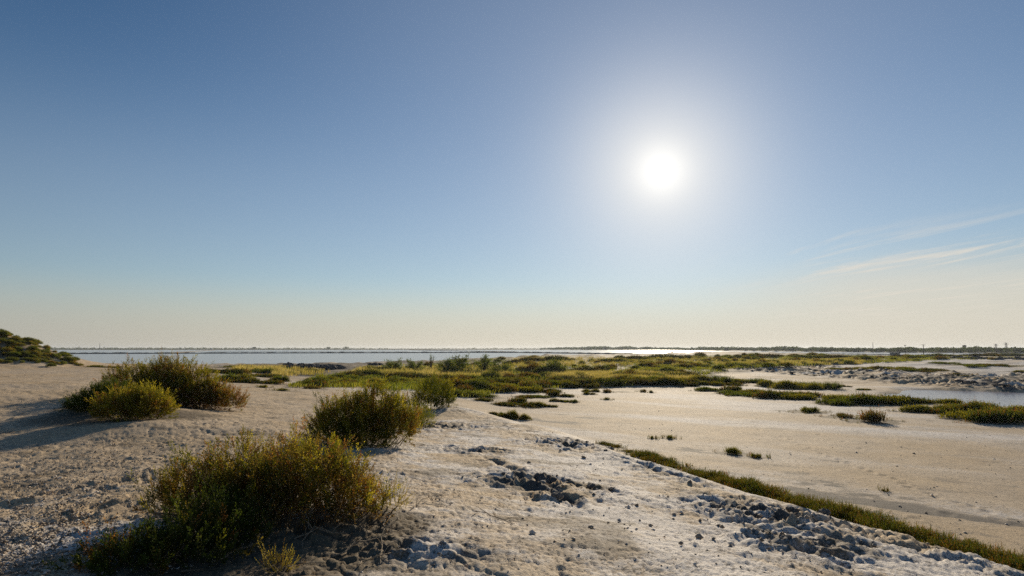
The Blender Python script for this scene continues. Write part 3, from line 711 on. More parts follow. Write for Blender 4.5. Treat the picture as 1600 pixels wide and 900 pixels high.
mats([(795, 655, 28, 14), (812, 656, 26, 12), (778, 650, 24, 9)], "upright green glasswort at the foot of the bare hummock by the pan", "glasswort at the foot of the hummock")

# ---- the wide band of scrub and grass in the middle distance
cumax = np.maximum.accumulate((GZ[8:] - H) / rr[8:, None], axis=0)
def px_many(px, py):
    c, s = math.cos(PITCH), math.sin(PITCH); u = 450.0 - py
    dx, dy, dz = px - 800.0, FPX * c - u * s, FPX * s + u * c
    a = np.arctan2(dx, dy); sl = dz / np.hypot(dx, dy)
    j = np.clip(((a - math.radians(-47)) / (math.radians(94) / 880)).round().astype(int) + 60, 0, len(az) - 1)
    i = np.array([np.searchsorted(cumax[:, jj], ss) for jj, ss in zip(j, sl)]); i = np.minimum(i, len(rr) - 9) + 8
    r = rr[i] * (1 + rng.normal(0, .004, len(i)))
    return np.stack([r * np.sin(a), r * np.cos(a), GZ[i, j]], -1)

def in_poly(px, py, poly): return sdist(px, py, poly) > 0
BAND1 = [(455, 606), (500, 588), (560, 576), (640, 570), (760, 562), (840, 557), (910, 562), (1000, 559), (1100, 556), (1250, 555), (1390, 557), (1500, 555), (1600, 556), (1600, 562), (1480, 563), (1380, 568), (1270, 572), (1150, 577), (1110, 588), (1080, 601), (1000, 604), (900, 605), (860, 608), (800, 612), (720, 622), (640, 612), (560, 606)]
def band_points(n, poly):
    x0, x1 = min(p[0] for p in poly), max(p[0] for p in poly); y0, y1 = min(p[1] for p in poly), max(p[1] for p in poly)
    px = rng.uniform(x0, x1, n * 4); py = rng.uniform(y0, y1, n * 4); ok = in_poly(px, py, poly)
    P = px_many(px[ok][:n], py[ok][:n])
    return P[(P[:, 2] > .12)]
P = np.concatenate([band_points(170, BAND1), band_points(110, [(960, 560), (1100, 556), (1250, 555), (1390, 557), (1480, 556), (1380, 567), (1270, 571), (1150, 576), (1000, 578)])])
lab3 = ["rounded dark scrub bush in the wide band of scrub beyond the pan", "greyish green bush in the wide band of scrub beyond the pan", "reddish brown bush in the wide band of scrub beyond the pan", "pale green leafy bush in the wide band of scrub beyond the pan"]
for i, q in enumerate(P):
    d = math.hypot(q[0], q[1]); k = int(rng.integers(8))
    s = rng.uniform(.5, .95) * (1 + .002 * d)
    put("scrub_bush", SHRUB[k], lab3[k % 4], "shrub", (q[0], q[1], q[2] - .05), (s * rng.uniform(1, 1.7), s, s * rng.uniform(.55, .9)), rng.uniform(0, 6.28), "scrub bushes in the band beyond the pan")

SHRUB += [proto(90 + i, [(0, 0, .1, .9, .7, .7), (.55, .1, .05, .6, .5, .5), (-.6, -.1, .05, .6, .55, .45)], 800, (.15, .32), 8, (.08, .028), [[DEEP, UMBER, DARK, UMBER], [DEEP, DARK, DEEP, OLIVE]][i % 2], size=.9) for i in range(4)]
for i, (bx, by, w, h) in enumerate([(545, 591, 50, 12), (572, 589, 60, 14), (618, 594, 60, 16), (643, 593, 50, 14), (695, 595, 45, 12), (728, 597, 50, 13), (660, 590, 40, 9), (862, 583, 60, 15), (915, 581, 60, 10), (943, 579, 40, 9), (1010, 590, 60, 9), (1045, 590, 60, 10), (1078, 590, 46, 10), (975, 592, 40, 7),
                                    (830, 565, 50, 8), (868, 563, 50, 9), (806, 569, 40, 9), (955, 566, 60, 7), (1000, 562, 60, 7), (1040, 560, 60, 8), (1075, 561, 50, 6), (1170, 560, 60, 6), (1205, 559, 50, 6), (1260, 560, 60, 5), (1310, 560, 50, 5), (1350, 560, 40, 4), (1420, 558, 60, 4), (1465, 557.5, 60, 4), (1530, 557, 50, 4), (1580, 557, 50, 5), (1550, 556.5, 30, 5),
                                    (770, 600, 50, 12), (810, 603, 60, 12), (850, 603, 60, 11), (900, 603, 70, 13), (950, 603, 70, 14), (1000, 602, 70, 12), (1040, 601, 60, 11), (1090, 600, 50, 9), (585, 580, 50, 8), (620, 579, 40, 7), (480, 583, 50, 8)]):
    q = px_ground(bx, by); dd = math.hypot(q.x, q.y); k = 8 + i % 4
    put("mounded_bush", SHRUB[k], ["dark umber mounded bush standing out in the band of scrub and grass", "deep green mounded bush standing out in the band of scrub and grass"][k % 2], "shrub", (q.x, q.y + .6, q.z - .05), (w * dd / FPX / 2.6, w * dd / FPX / 3.2, h * dd / FPX / 1.15), rng.choice([0, math.pi]) + rng.normal(0, .15), "dark mounded bushes in the scrub band")

def grass_mesh(P, h, w, pal, seed):
    g = np.random.default_rng(seed); n = len(P)
    D = unit(np.stack([g.normal(0, .35, n), g.normal(0, .35, n), np.ones(n)], -1)); hh = g.uniform(.55, 1.15, n) * h
    a = g.uniform(0, 3.14, n); sd = np.stack([np.cos(a), np.sin(a), np.zeros(n)], -1) * (w * g.uniform(.6, 1.3, n))[:, None]
    mid = P + D * (hh * .6)[:, None]; lean = np.stack([g.normal(.15, .2, n), g.normal(0, .2, n), np.full(n, .6)], -1)
    tip = mid + unit(lean) * (hh * .45)[:, None]
    V = np.stack([P - sd, P + sd, mid + sd * .8, mid - sd * .8, mid - sd * .8, mid + sd * .8, tip + sd * .15, tip - sd * .15], 1).reshape(-1, 3)
    C = pick(P, pal, g, 9.0, seed, .25); C = np.repeat(C[:, None], 8, 1).reshape(-1, 3)
    return V, np.arange(len(V)).reshape(-1, 4), C

def tufts(P, per, rad):
    Q = np.repeat(P, per, 0); Q[:, :2] += rng.normal(0, rad, (len(Q), 2)); return Q
# straw coloured grass: several drifts
gp = []
for poly, n in [([(560, 576), (700, 574), (800, 572), (800, 590), (620, 592), (540, 588)], 1500), ([(800, 560), (1100, 558), (1110, 572), (800, 574)], 1300), ([(850, 584), (1000, 584), (1090, 588), (1080, 596), (860, 594)], 1700),
                ([(1110, 562), (1290, 563), (1300, 571), (1120, 572)], 900), ([(1290, 563), (1350, 561), (1345, 570), (1295, 570)], 350), ([(420, 576), (480, 574), (520, 584), (430, 590)], 200), ([(380, 573), (450, 574), (440, 582), (360, 580)], 260)]:
    gp.append(band_points(n, poly))
gp = np.concatenate(gp)
V, F, C = grass_mesh(tufts(gp, 9, .22), .62, .022, [(.46, .36, .15), (.56, .45, .22), (.50, .38, .14), (.34, .31, .07)], 3)
tag(link("dry_grass", npmesh("dry_grass", V, F, GRASSM, C)), "straw coloured dry grass drifting through the scrub band", "grass", kind="stuff")
gp = np.concatenate([band_points(5200, BAND1), band_points(3800, [(940, 562), (1000, 560), (1100, 557), (1250, 556), (1390, 557), (1500, 555.5), (1480, 562), (1380, 567), (1270, 571), (1150, 576), (1000, 580)])]); gp = gp[(fbm(gp[:, 0], gp[:, 1], 16, 3, 201) > -.45)]
V, F, C = grass_mesh(tufts(gp, 9, .35), .40, .030, [(.15, .16, .022), (.17, .21, .028), (.33, .30, .05), (.16, .16, .024), (.22, .21, .05)], 4)
tag(link("ground_cover", npmesh("ground_cover", V, F, LEAF, C)), "low green ground cover between the scrub bushes", "ground cover", kind="stuff")

# front edge of the band: thick green mats
edge = [(700 + 26 * i, 606 + 3 * math.sin(i) - i * .35 + rng.normal(0, 1.5), 60, 11) for i in range(17)]
mats(edge, "deep green glasswort mat on the front edge of the scrub band", "glasswort mats on the front edge of the scrub band")

# dead litter and mud lying under and round the low plants, and sparse stray shoots beyond their edges
near = np.nonzero((gr < 130) & (np.abs(GA.ravel()) < R(60)))[0]; nx_, ny_ = gx[near], gy[near]; jit_ = fbm(nx_, ny_, .9, 3, 181)
lit = zone[near, 2].copy(); wet = zone[near, 1].copy(); pts_ = []
for x, y, rx, ry in PLANTED:
    m = np.nonzero((np.abs(nx_ - x) < rx * 2.2) & (np.abs(ny_ - y) < ry * 2.6 + 1))[0]
    if len(m) == 0: continue
    d = np.hypot((nx_[m] - x) / (rx * 1.08), (ny_[m] - y) / (ry * 1.25)) + jit_[m] * .35
    lit[m] = np.maximum(lit[m], .95 * sstep(1.55, .85, d)); wet[m] = np.maximum(wet[m], .35 * sstep(2.0, 1.0, d))
    k = int(4 + rx * 6); a = rng.uniform(0, 6.28, k); f = 1.0 + np.abs(rng.normal(0, .28, k)); pts_.append(np.stack([x + np.cos(a) * rx * f, y + np.sin(a) * ry * f * 1.1], -1))
zone[near, 2] = lit; zone[near, 1] = wet
zc4 = np.ones((len(zone), 4), dtype=np.float32); zc4[:, :3] = zone; ground.data.attributes["tint"].data.foreach_set("color", zc4.ravel())
pts_ = np.concatenate(pts_); pz = land(pts_[:, 0], pts_[:, 1]); ok = pz > .03
SP = np.stack([pts_[:, 0], pts_[:, 1], pz], -1)[ok]
V, F, C = grass_mesh(tufts(SP, 7, .06), .17, .010, [OLIVE, BROWN, DARK, OLIVE, RUST], 9)
tag(link("stray_shoots", npmesh("stray_shoots", V, F, LEAF, C)), "sparse short shoots and dead stems thinning out round the low glasswort", "shoots", kind="stuff")

# hill on the left
hp = band_points(260, [(-40, 508), (15, 508), (60, 520), (90, 540), (125, 572), (60, 572), (40, 566), (-40, 568)])
for i, q in enumerate(hp):
    s = rng.uniform(.26, .52); k = [0, 1, 3, 0, 1, 4, 5, 2][i % 8]
    put("hill_bush", SHRUB[k], ["olive bush clothing the sandy hill on the left edge", "green bush clothing the sandy hill on the left edge", "brownish bush clothing the sandy hill on the left edge", "leafy bush clothing the sandy hill on the left edge"][k % 4], "shrub",
        (q[0], q[1], q[2] - .05), (s * 1.25, s, s * rng.uniform(.65, 1.0)), rng.uniform(0, 6.28), "bushes on the hill at the left edge")

# ------------------------------------------------------------------ tamarisk trees
def tamarisk(px, py, hpx, wpx, seed, label, limbs=9, low=300, shoots=40):
    q = px_ground(px, py); d = math.hypot(q.x, q.y); h = hpx * d / FPX; w = wpx * d / FPX / 2
    t = link("tamarisk_tree", None, loc=(q.x, q.y, q.z - .05)); tag(t, label, "tree", "tamarisk trees")
    g = np.random.default_rng(seed); mb = MB(); B = []; D = []
    for i in range(limbs):
        a = g.uniform(0, 6.28); rr_ = g.uniform(.3, 1.0) * w; top = Vector((math.cos(a) * rr_, math.sin(a) * rr_ * .8, h * g.uniform(.5, .92)))
        m = Vector((top.x * .35, top.y * .35, top.z * .55)); m += Vector((g.normal(0, .08), g.normal(0, .08), 0))
        pts = [Vector((g.normal(0, .06), g.normal(0, .06), -.1)), m * .5, m, m.lerp(top, .6) + Vector((g.normal(0, .1), g.normal(0, .1), .05)), top]
        mb.tube(pts, [.07, .055, .045, .03, .012], 5)
        for k in range(shoots):
            u = g.uniform(.35, 1.0) ** .7; j = min(int(u * 4), 3); b = pts[j].lerp(pts[j + 1], u * 4 - j)
            b = b + Vector((g.normal(0, .16), g.normal(0, .16), g.normal(0, .12))) * (w / 1.2)
            B.append(b); D.append((g.normal(0, .6), g.normal(0, .6), g.uniform(.1, 1)))
    for k in range(low):                                # the skirt of low shoots
        a = g.uniform(0, 6.28); r_ = math.sqrt(g.random()) * w; B.append((math.cos(a) * r_, math.sin(a) * r_ * .8, g.uniform(.02, .42) * h)); D.append((g.normal(0, .5), g.normal(0, .5), 1))
    B = np.array([tuple(b) for b in B]); D = unit(np.array(D, float)); n = len(B)
    C = pick(B, [DARK, TAM, GREEN, TAM, OLIVE], g, .8, seed)
    V, F, C = sprigs(B, D, g.uniform(.2, .42, n), 9, (.11, .030), C, g, .1)
    link("trunk", mb.mesh("trunk", WOOD), t); link("crown", npmesh("crown", V, F, LEAF, C), t)
for i, (px, py, hpx, wpx, lab) in enumerate([
        (612, 580, 18, 32, "small tamarisk at the left end of the row before the lagoon"), (648, 581, 18, 34, "low rounded tamarisk, second in the row before the lagoon"), (673, 579, 25, 10, "thin wiry tamarisk shoot poking up alone before the lagoon"),
        (700, 583, 22, 36, "spreading tamarisk left of the two tallest ones"), (722, 583, 32, 34, "tall airy tamarisk, left of the two tallest"), (756, 584, 33, 34, "tall airy tamarisk with the topmost tip, right of the two tallest"),
        (785, 584, 19, 40, "low bushy tamarisk at the right end of the row before the lagoon"), (868, 583, 22, 40, "dense dark tamarisk in the middle of the scrub band")]):
    tamarisk(px, py, hpx, wpx, 300 + i, lab, *((4, 6, 9) if wpx < 12 else (9, 300, 40)))

# ------------------------------------------------------------------ clods and rocks
def clod_mesh(seed, mat, rough=.45):
    import bmesh
    bm = bmesh.new(); bmesh.ops.create_icosphere(bm, subdivisions=4, radius=1.0)
    me = bpy.data.meshes.new("rock"); bm.to_mesh(me); bm.free()
    V = np.array([v.co[:] for v in me.vertices]); a = V[:, 0] * 1.1 + V[:, 2] * .7 + seed * 7; b = V[:, 1] * 1.1 - V[:, 2] * .5 + seed * 3
    f = 1 + rough * fbm(a, b, 1.1, 4, seed, .55) - rough * .5 * np.abs(fbm(b * 2, a * 2, 1.0, 3, seed + 9))
    V *= f[:, None]; V[:, 2] *= .62
    me.vertices.foreach_set("co", V.astype(np.float32).ravel()); me.materials.append(mat); me.update()
    return me
CL = [clod_mesh(i, CLODM) for i in range(6)]; RK = [clod_mesh(20 + i, ROCKM, .6) for i in range(6)]
names_c = ["crumbling pale mud clod in the dark broken ledge halfway up the mound", "crumbling pale mud clod in the dark broken ledge halfway up the mound", "mud clod in the broken dark patch on the right flank of the mound", "mud clod in the broken dark patch on the right flank of the mound",
           "mud clod on the slope below the dome shaped shrub", "mud clod along the mound crest beside the pan", "mud clod beside the lone hollow on the mound"]
for ci, (cpx, cpy, z, sx, sy, a) in enumerate(CLODS[:7]):
    c = at(cpx, cpy, z)
    for k in range([9, 5, 10, 8, 6, 6, 4][ci]):
        x = c[0] + rng.normal(0, sx * .6); y = c[1] + rng.normal(0, sy * .6); s = float(np.clip(rng.lognormal(-3.15, .5), .02, .11))
        put("mud_clod", CL[int(rng.integers(6))], names_c[ci], "mud clod", (x, y, zat(x, y) + s * .12), (s * rng.uniform(.8, 1.4), s, s * rng.uniform(.7, 1.1)), rng.uniform(0, 6.28), "mud clods on the mound")
px = rng.uniform(1170, 1610, 80); base = np.interp(px, [1140, 1200, 1260, 1330, 1400, 1470, 1540, 1620], [578, 582, 586, 590, 596, 601, 605, 609])
py = base - rng.random(80) ** 1.0 * np.interp(px, [1180, 1600], [6, 16])
for i, q in enumerate(px_many(px, py)):
    s = float(np.clip(rng.lognormal(-2.3, .4), .05, .2))
    put("rock", RK[i % 6], "dark crusted rock in the ragged bank behind the pool", "rock", (q[0], q[1], q[2]), (s * rng.uniform(1.3, 2.8), s * 1.3, s * rng.uniform(.6, 1.0)), rng.normal(0, .4), "rocks of the ragged bank")
px = rng.uniform(1425, 1612, 60); py = np.interp(px, [1425, 1500, 1610], [559.5, 561.5, 562.5]) - rng.random(60) * 4
for i, q in enumerate(px_many(px, py)):
    s = rng.uniform(.3, .75)
    put("rock", RK[i % 6], "dark rock in the far low bank beneath the poles", "rock", (q[0], q[1], q[2]), (s * rng.uniform(1.4, 3.0), s, s * rng.uniform(.6, 1.0)), rng.normal(0, .4), "rocks of the far low bank")
px = np.concatenate([rng.uniform(432, 535, 26), [582, 590, 445]]); py = np.concatenate([rng.uniform(573, 577.5, 26), [570, 570, 573.5]])
for i, q in enumerate(px_many(px, py)):
    s = rng.uniform(.5, .95)
    put("rock", RK[i % 6], "dark rock heaped on the lagoon shore at the end of the path", "rock", (q[0], q[1], max(q[2], .05)), (s * rng.uniform(1.0, 1.7), s, s * rng.uniform(.8, 1.3)), rng.normal(0, .5), "rocks on the lagoon shore")

# pebbles and broken shells on the left of the mound
def pebbles(n):
    g = np.random.default_rng(77)
    px = g.uniform(-60, 300, n * 3); py = g.uniform(690, 900, n * 3)
    w = np.exp(-((px - 40 - (840 - py) * .9) / 95) ** 2) + .10; ok = g.random(n * 3) < w
    P = px_many(px[ok][:n], py[ok][:n]); 
    px2 = g.uniform(560, 1350, n // 14); py2 = g.uniform(690, 900, n // 14); px3 = g.uniform(820, 1620, 420); py3 = 620 + 240 * g.random(420) ** 1.2; px2 = np.concatenate([px2, px3]); py2 = np.concatenate([py2, py3]); P = np.concatenate([P, px_many(px2, py2)])
    m = len(P); s = np.clip(g.lognormal(-4.75, .45, m), .004, .028); s[-420:] *= 2.4
    O = np.array([(1, 0, 0), (0, 1, 0), (-1, 0, 0), (0, -1, 0), (0, 0, .6), (0, 0, -.6)], float)
    Fo = np.array([(0, 1, 4), (1, 2, 4), (2, 3, 4), (3, 0, 4), (1, 0, 5), (2, 1, 5), (3, 2, 5), (0, 3, 5)])
    V = O[None] * g.uniform(.6, 1.4, (m, 6, 1)) * s[:, None, None]; a = g.uniform(0, 6.28, m); ca, sa = np.cos(a), np.sin(a)
    V = np.stack([V[..., 0] * ca[:, None] - V[..., 1] * sa[:, None], V[..., 0] * sa[:, None] + V[..., 1] * ca[:, None], V[..., 2]], -1)
    V += P[:, None]; V[..., 2] += (s * .25)[:, None]
    C = np.array([(.45, .36, .27), (.26, .19, .13), (.55, .50, .45), (.24, .20, .16)])[g.integers(0, 4, m)] * g.uniform(.7, 1.2, (m, 1))
    return V.reshape(-1, 3), (Fo[None] + (np.arange(m) * 6)[:, None, None]).reshape(-1, 3), np.repeat(C, 6, 0)
def tint_material(name):
    m, N = material(name); L = m.node_tree.links
    a = N.n('ShaderNodeAttribute', attribute_name="tint"); b = N.n('ShaderNodeBsdfPrincipled'); L.new(a.outputs['Color'], b.inputs['Base Color']); b.inputs['Roughness'].default_value = .7
    o = N.n('ShaderNodeOutputMaterial'); L.new(b.outputs[0], o.inputs[0]); return m
V, F, C = pebbles(5200)
tag(link("shell_gravel", npmesh("shell_gravel", V, F, tint_material("shell_gravel"), C)), "scattered pebbles and broken shells on the trodden mound", "gravel", kind="stuff")

# dry twigs and roots lying below the near shrub
twig_spots = [(500, 800, 470, 855, "bare root curving down from the right of the largest shrub"), (605, 815, 590, 890, "pale twig standing out of the crumbled bank below the sprig"), (520, 868, 640, 835, "long dry twig lying across the foot of the crumbled bank"), (455, 845, 545, 838, "bleached forked twig lying in the shade of the largest shrub"),
              (330, 880, 420, 850, "dry twig in the deep shade at the bottom left of the bank"), (640, 800, 680, 775, "short dry twig right of the small sprig on pale crust"), (740, 800, 800, 820, "thin dark twig lying on the open pale crust"), (560, 885, 620, 860, "thin curved twig at the bottom edge near the crumbled bank")]
for i, (ax_, ay, bx_, by, lab) in enumerate(twig_spots):
    a = px_ground(ax_, ay); b = px_ground(bx_, by); g = np.random.default_rng(400 + i); mb = MB(); pts = []
    for k in range(8):
        u = k / 7; q = a.lerp(b, u); q += Vector((g.normal(0, .025), g.normal(0, .025), 0)); q.z = zat(q.x, q.y) + .012 + .05 * math.sin(u * 3.1) * g.uniform(.3, 1); pts.append(q - a)
    mb.tube(pts, list(np.linspace(.007, .0025, 8)), 5)
    for k in (2, 4, 5):
        e = pts[k] + Vector((g.normal(0, .09), g.normal(0, .09), g.uniform(.02, .1))); mb.tube([pts[k], pts[k].lerp(e, .5) + Vector((0, 0, .015)), e], [.004, .003, .0012], 4)
    o = link("dry_twig", mb.mesh("dry_twig", wood_material("dry_twig_bark", (.22, .16, .10), (.38, .30, .21), 30) if i == 0 else bpy.data.materials["dry_twig_bark"]), loc=a); tag(o, lab, "twig")

# ------------------------------------------------------------------ far side of the lagoon
def dyke(name, pts, h, w, mat, label, seed):
    xy = [Vector((*at(px, py, 0), 0)) for px, py in pts]; L = [0]
    for a, b in zip(xy, xy[1:]): L.append(L[-1] + (b - a).length)
    n = max(24, int(L[-1] / 2.5)); V = []; F = []
    for i in range(n + 1):
        u = L[-1] * i / n; x = np.interp(u, L, [p.x for p in xy]); y = np.interp(u, L, [p.y for p in xy])
        u2 = min(u + 1, L[-1]); u1 = u2 - 1; dx = np.interp(u2, L, [p.x for p in xy]) - np.interp(u1, L, [p.x for p in xy]); dy = np.interp(u2, L, [p.y for p in xy]) - np.interp(u1, L, [p.y for p in xy])
        nx, ny = -dy, dx; l = math.hypot(nx, ny) or 1; nx /= l; ny /= l
        hh = h * (1 + .35 * float(perlin(np.array([u / 7.0]), np.array([seed * 3.3]), seed)[0]) + .25 * float(perlin(np.array([u / 2.6]), np.array([seed * 1.3]), seed)[0]))
        for o_, z in ((-w, -.5), (-w * .55, hh * .6), (-w * .3, hh), (w * .3, hh), (w * .6, hh * .5), (w, -.5)): V.append((x + nx * o_, y + ny * o_, z))
    for i in range(n):
        for k in range(5): F.append((i * 6 + k, i * 6 + k + 1, i * 6 + 7 + k, i * 6 + 6 + k))
    F.append(tuple(range(5, -1, -1))); F.append(tuple(n * 6 + k for k in range(6)))
    me = bpy.data.meshes.new(name); me.from_pydata(V, [], F); me.materials.append(mat); me.update()
    tag(link(name, me), label, "dyke")
dyke("dyke", [(-100, 553.2), (90, 553), (400, 552.2), (600, 551.6), (740, 551.2), (810, 551.2), (900, 552.6), (1000, 554.3), (1068, 556.2)], .95, 2.6, SOIL, "long dark dyke running across the whole lagoon", 1)
dyke("dyke", [(640, 547.0), (690, 548.1), (735, 549.0), (790, 550.2), (806, 550.8)], .8, 4, SOIL, "slanting dark dyke joining the long one from the far shore", 2)
dyke("dyke", [(1000, 549.0), (1080, 549.8), (1180, 551.5), (1300, 553.3), (1400, 554.4)], .5, 2.2, SOIL, "thin low dyke in the bright water on the right", 3)
dyke("dyke", [(258, 552.1), (290, 550.2), (318, 548.2), (334, 547.2)], .5, 5, SOILT, "sandy spit slanting from the long dyke towards the far shore", 4)
dyke("dyke", [(330, 549.1), (470, 549.2), (600, 549.0), (640, 548.7)], .28, 1.5, SOIL, "faint thin dyke in the left water between spit and slanting dyke", 5)

# far shores
FARL = [(-150, 546.9), (85, 546.8), (300, 546.8), (600, 546.6), (850, 546.6), (930, 547.0), (1000, 547.0), (1100, 547.8), (1200, 549.0), (1300, 549.9), (1400, 550.8), (1500, 551.4), (1600, 552.0), (1800, 552.6)]
fp = [at(px, py, 0) for px, py in FARL]
V = [(x, y, -.4) for x, y in fp] + [(x * 1.012, y * 1.012, .7) for x, y in fp] + [(x * (5000 / math.hypot(x, y)), y * (5000 / math.hypot(x, y)), 1.0) for x, y in fp]
n = len(fp); F = [(k * n + i, k * n + i + 1, (k + 1) * n + i + 1, (k + 1) * n + i) for k in range(2) for i in range(n - 1)]
tag(link("far_shore", npmesh("far_shore", V, [f[::-1] for f in F], SOIL)), kind="structure")
def wood(px0, px1, step, top, seed, depth=(1.0, 1.10), per=90):
    """crowns standing shoulder to shoulder along the far shore"""
    g = np.random.default_rng(seed); VV = []; CC = []
    px = px0
    while px < px1:
        by = np.interp(px, [p[0] for p in FARL], [p[1] for p in FARL]); x, y = at(px, by, 0); f = g.uniform(*depth) + .006; x *= f; y *= f; d = math.hypot(x, y)
        tp = np.interp(px, [t[0] for t in top], [t[1] for t in top]) + g.normal(0, .45)
        hgt = max(1.2, H + (544 - tp) * d / FPX); w = g.uniform(.5, .95) * min(hgt, 7) * .9
        n = per; q = g.normal(0, 1, (n, 3)); q = unit(q) * (g.random((n, 1)) ** .4)
        c = np.array([x, y, hgt * .52]) + q * np.array([w, w * .6, hgt * .47]); s = hgt * .10 + .12
        a = g.normal(0, 1, (n, 3)); b = g.normal(0, 1, (n, 3)); a = unit(a) * s * g.uniform(.6, 1.3, (n, 1)); b = unit(b) * s * g.uniform(.6, 1.3, (n, 1))
        VV.append(np.stack([c - a, c - b, c + a, c + b], 1).reshape(-1, 3)); CC.append(np.repeat(np.array([DARK]) * g.uniform(.9, 1.6, (n, 1)), 4, 0))
        px += step * g.uniform(.5, 1.4) * (900 / d) ** .5
    V = np.concatenate(VV); return V, np.arange(len(V)).reshape(-1, 4), np.concatenate(CC)
TOPL = [(-100, 543.2), (300, 543.4), (560, 543.8), (640, 544.6), (760, 544.2), (850, 543.9), (900, 543.6)]
TOPR = [(850, 543.6), (880, 542.8), (915, 542), (925, 541), (945, 541), (960, 542.5), (975, 541), (988, 541), (995, 543), (1010, 541.5), (1020, 543), (1060, 543), (1085, 543.6), (1092, 542.0), (1104, 542.2), (1112, 541.8), (1150, 542.5), (1200, 542.8), (1222, 541.2), (1240, 541.8), (1258, 543.4), (1280, 542.2), (1310, 543.2), (1360, 543.6), (1400, 543.4), (1422, 542), (1440, 544), (1470, 543), (1500, 543.8), (1530, 541.8), (1550, 543.6), (1600, 543), (1650, 543)]
V, F, C = wood(-120, 870, 2.2, TOPL, 501, per=46); tag(link("far_scrub", npmesh("far_scrub", V, F, LEAF, C)), "even dark belt of scrub along the far left shore", "scrub", kind="stuff")
V, F, C = wood(845, 1660, 1.5, TOPR, 502); tag(link("far_wood", npmesh("far_wood", V, F, LEAF, C)), "hazy wood lining the far right shore", "wood", kind="stuff")
def far_tree(px, top, wpx, seed, label):
    by = np.interp(px, [p[0] for p in FARL], [p[1] for p in FARL]); x, y = at(px, by, 0); x *= 1.02; y *= 1.02; d = math.hypot(x, y); hgt = H + (544 - top) * d / FPX; w = wpx * d / FPX / 2
    t = link("tree", None, loc=(x, y, .3)); tag(t, label, "tree"); g = np.random.default_rng(seed); mb = MB()
    mb.tube([(0, 0, -.4), (.1, 0, hgt * .3), (0, .1, hgt * .7)], [.35, .28, .12], 6); link("trunk", mb.mesh("trunk", WOOD), t)
    n = 420; q = unit(g.normal(0, 1, (n, 3))) * g.random((n, 1)) ** .4; c = np.array([0, 0, hgt * .6]) + q * np.array([w, w * .7, hgt * .4])
    a = unit(g.normal(0, 1, (n, 3))) * .6; b = unit(g.normal(0, 1, (n, 3))) * .6; V = np.stack([c - a, c - b, c + a, c + b], 1).reshape(-1, 3)
    link("crown", npmesh("crown", V, np.arange(len(V)).reshape(-1, 4), LEAF, np.repeat(np.array([DARK]) * g.uniform(.9, 1.6, (n, 1)), 4, 0)), t)
far_tree(513, 542.0, 7, 1, "left of two lone domed trees rising from the far left shore")
far_tree(541, 541.6, 10, 2, "right and wider of two lone domed trees on the far left shore")
far_tree(397, 542.2, 6, 3, "small lone tree on the far shore right of the white hut")

# poles along the far edge of the salt flat
def pole(px, base, top, label, arm=1.7, r=.16):
    q = px_ground(px, base); d = math.hypot(q.x, q.y); h = H + (544 - top) * d / FPX - q.z
    t = link("utility_pole", None, loc=(q.x, q.y, q.z - .05)); tag(t, label, "pole", "utility poles"); mb = MB()
    mb.tube([(0, 0, -.3), (0, 0, h * .5), (0, 0, h)], [r, r * .85, r * .65], 8); link("post", mb.mesh("post", POLEM), t)
    if arm:
        mb = MB(); mb.box(-arm / 2, arm / 2, -.07 - r * .9, .05 - r * .9, h - .45, h - .28); link("crossarm", mb.mesh("crossarm", POLEM), t)
        for s in (-.46, 0, .46):
            mb = MB(); mb.tube([(s * arm, -r * .9, h - .28), (s * arm, -r * .9, h - .1), (s * arm, -r * .9, h + .02)], [.03, .07, .04], 6); link("insulator", mb.mesh("insulator", CONC), t)
pole(1415, 556.2, 539.5, "left of the two thick wooden poles standing close together", 1.2, .13)
pole(1443.5, 555.5, 539.0, "thickest wooden pole with a crossarm, right of the close pair", 2.0, .24)
pole(1490.5, 556.5, 541.0, "slimmer pole between the close pair and the thin one on the right", 0, .11)
pole(1550.5, 556.5, 542.0, "thinnest pole, nearest the right edge", 0, .08)

def mast(px, base, top, r, label, lattice=False, name="mast"):
    x, y = at(px, base, 0); x *= 1.03; y *= 1.03; d = math.hypot(x, y); h = H + (544 - top) * d / FPX
    t = link(name, None, loc=(x, y, .2)); tag(t, label, "mast"); mb = MB()
    if not lattice:
        mb.tube([(0, 0, -.5), (0, 0, h * .6), (0, 0, h)], [r, r * .7, r * .35], 8); link("shaft", mb.mesh("shaft", POLEM), t)
        mb = MB(); mb.box(-r * 2, r * 2, -r * 1.5, r * 1.5, -.3, .8); link("footing", mb.mesh("footing", CONC), t)
    else:
        w = 1.3
        for sx in (-1, 1):
            for sy in (-1, 1): mb.tube([(sx * w, sy * w, -.5), (sx * .25, sy * .25, h)], [.14, .1], 5)
        for k in range(6):
            z = h * k / 6; z2 = h * (k + 1) / 6; a = w - (w - .25) * k / 6; b = w - (w - .25) * (k + 1) / 6
            for sy in (-1, 1): mb.tube([(-a, sy * a, z), (b, sy * b, z2)], [.07, .07], 4); mb.tube([(a, sy * a, z), (-b, sy * b, z2)], [.07, .07], 4)
        link("lattice", mb.mesh("lattice", POLEM), t)
        for z in (h * .8, h * .95):
            mb = MB(); mb.box(-2.2, 2.2, -.12, .12, z, z + .2); link("crossarm", mb.mesh("crossarm", POLEM), t)
mast(1364.5, 550.3, 536.3, .45, "tall thin mast above the far wood left of the poles")
mast(155.5, 546.8, 537.3, .8, "lone thin mast on the far left shore above the left clump")
mast(1573, 552, 537.5, .3, "lattice pylon above the far wood near the right edge", True, "pylon")
mast(1557, 552, 539.0, .3, "shorter faint lattice pylon left of the other near the right edge", True, "pylon")

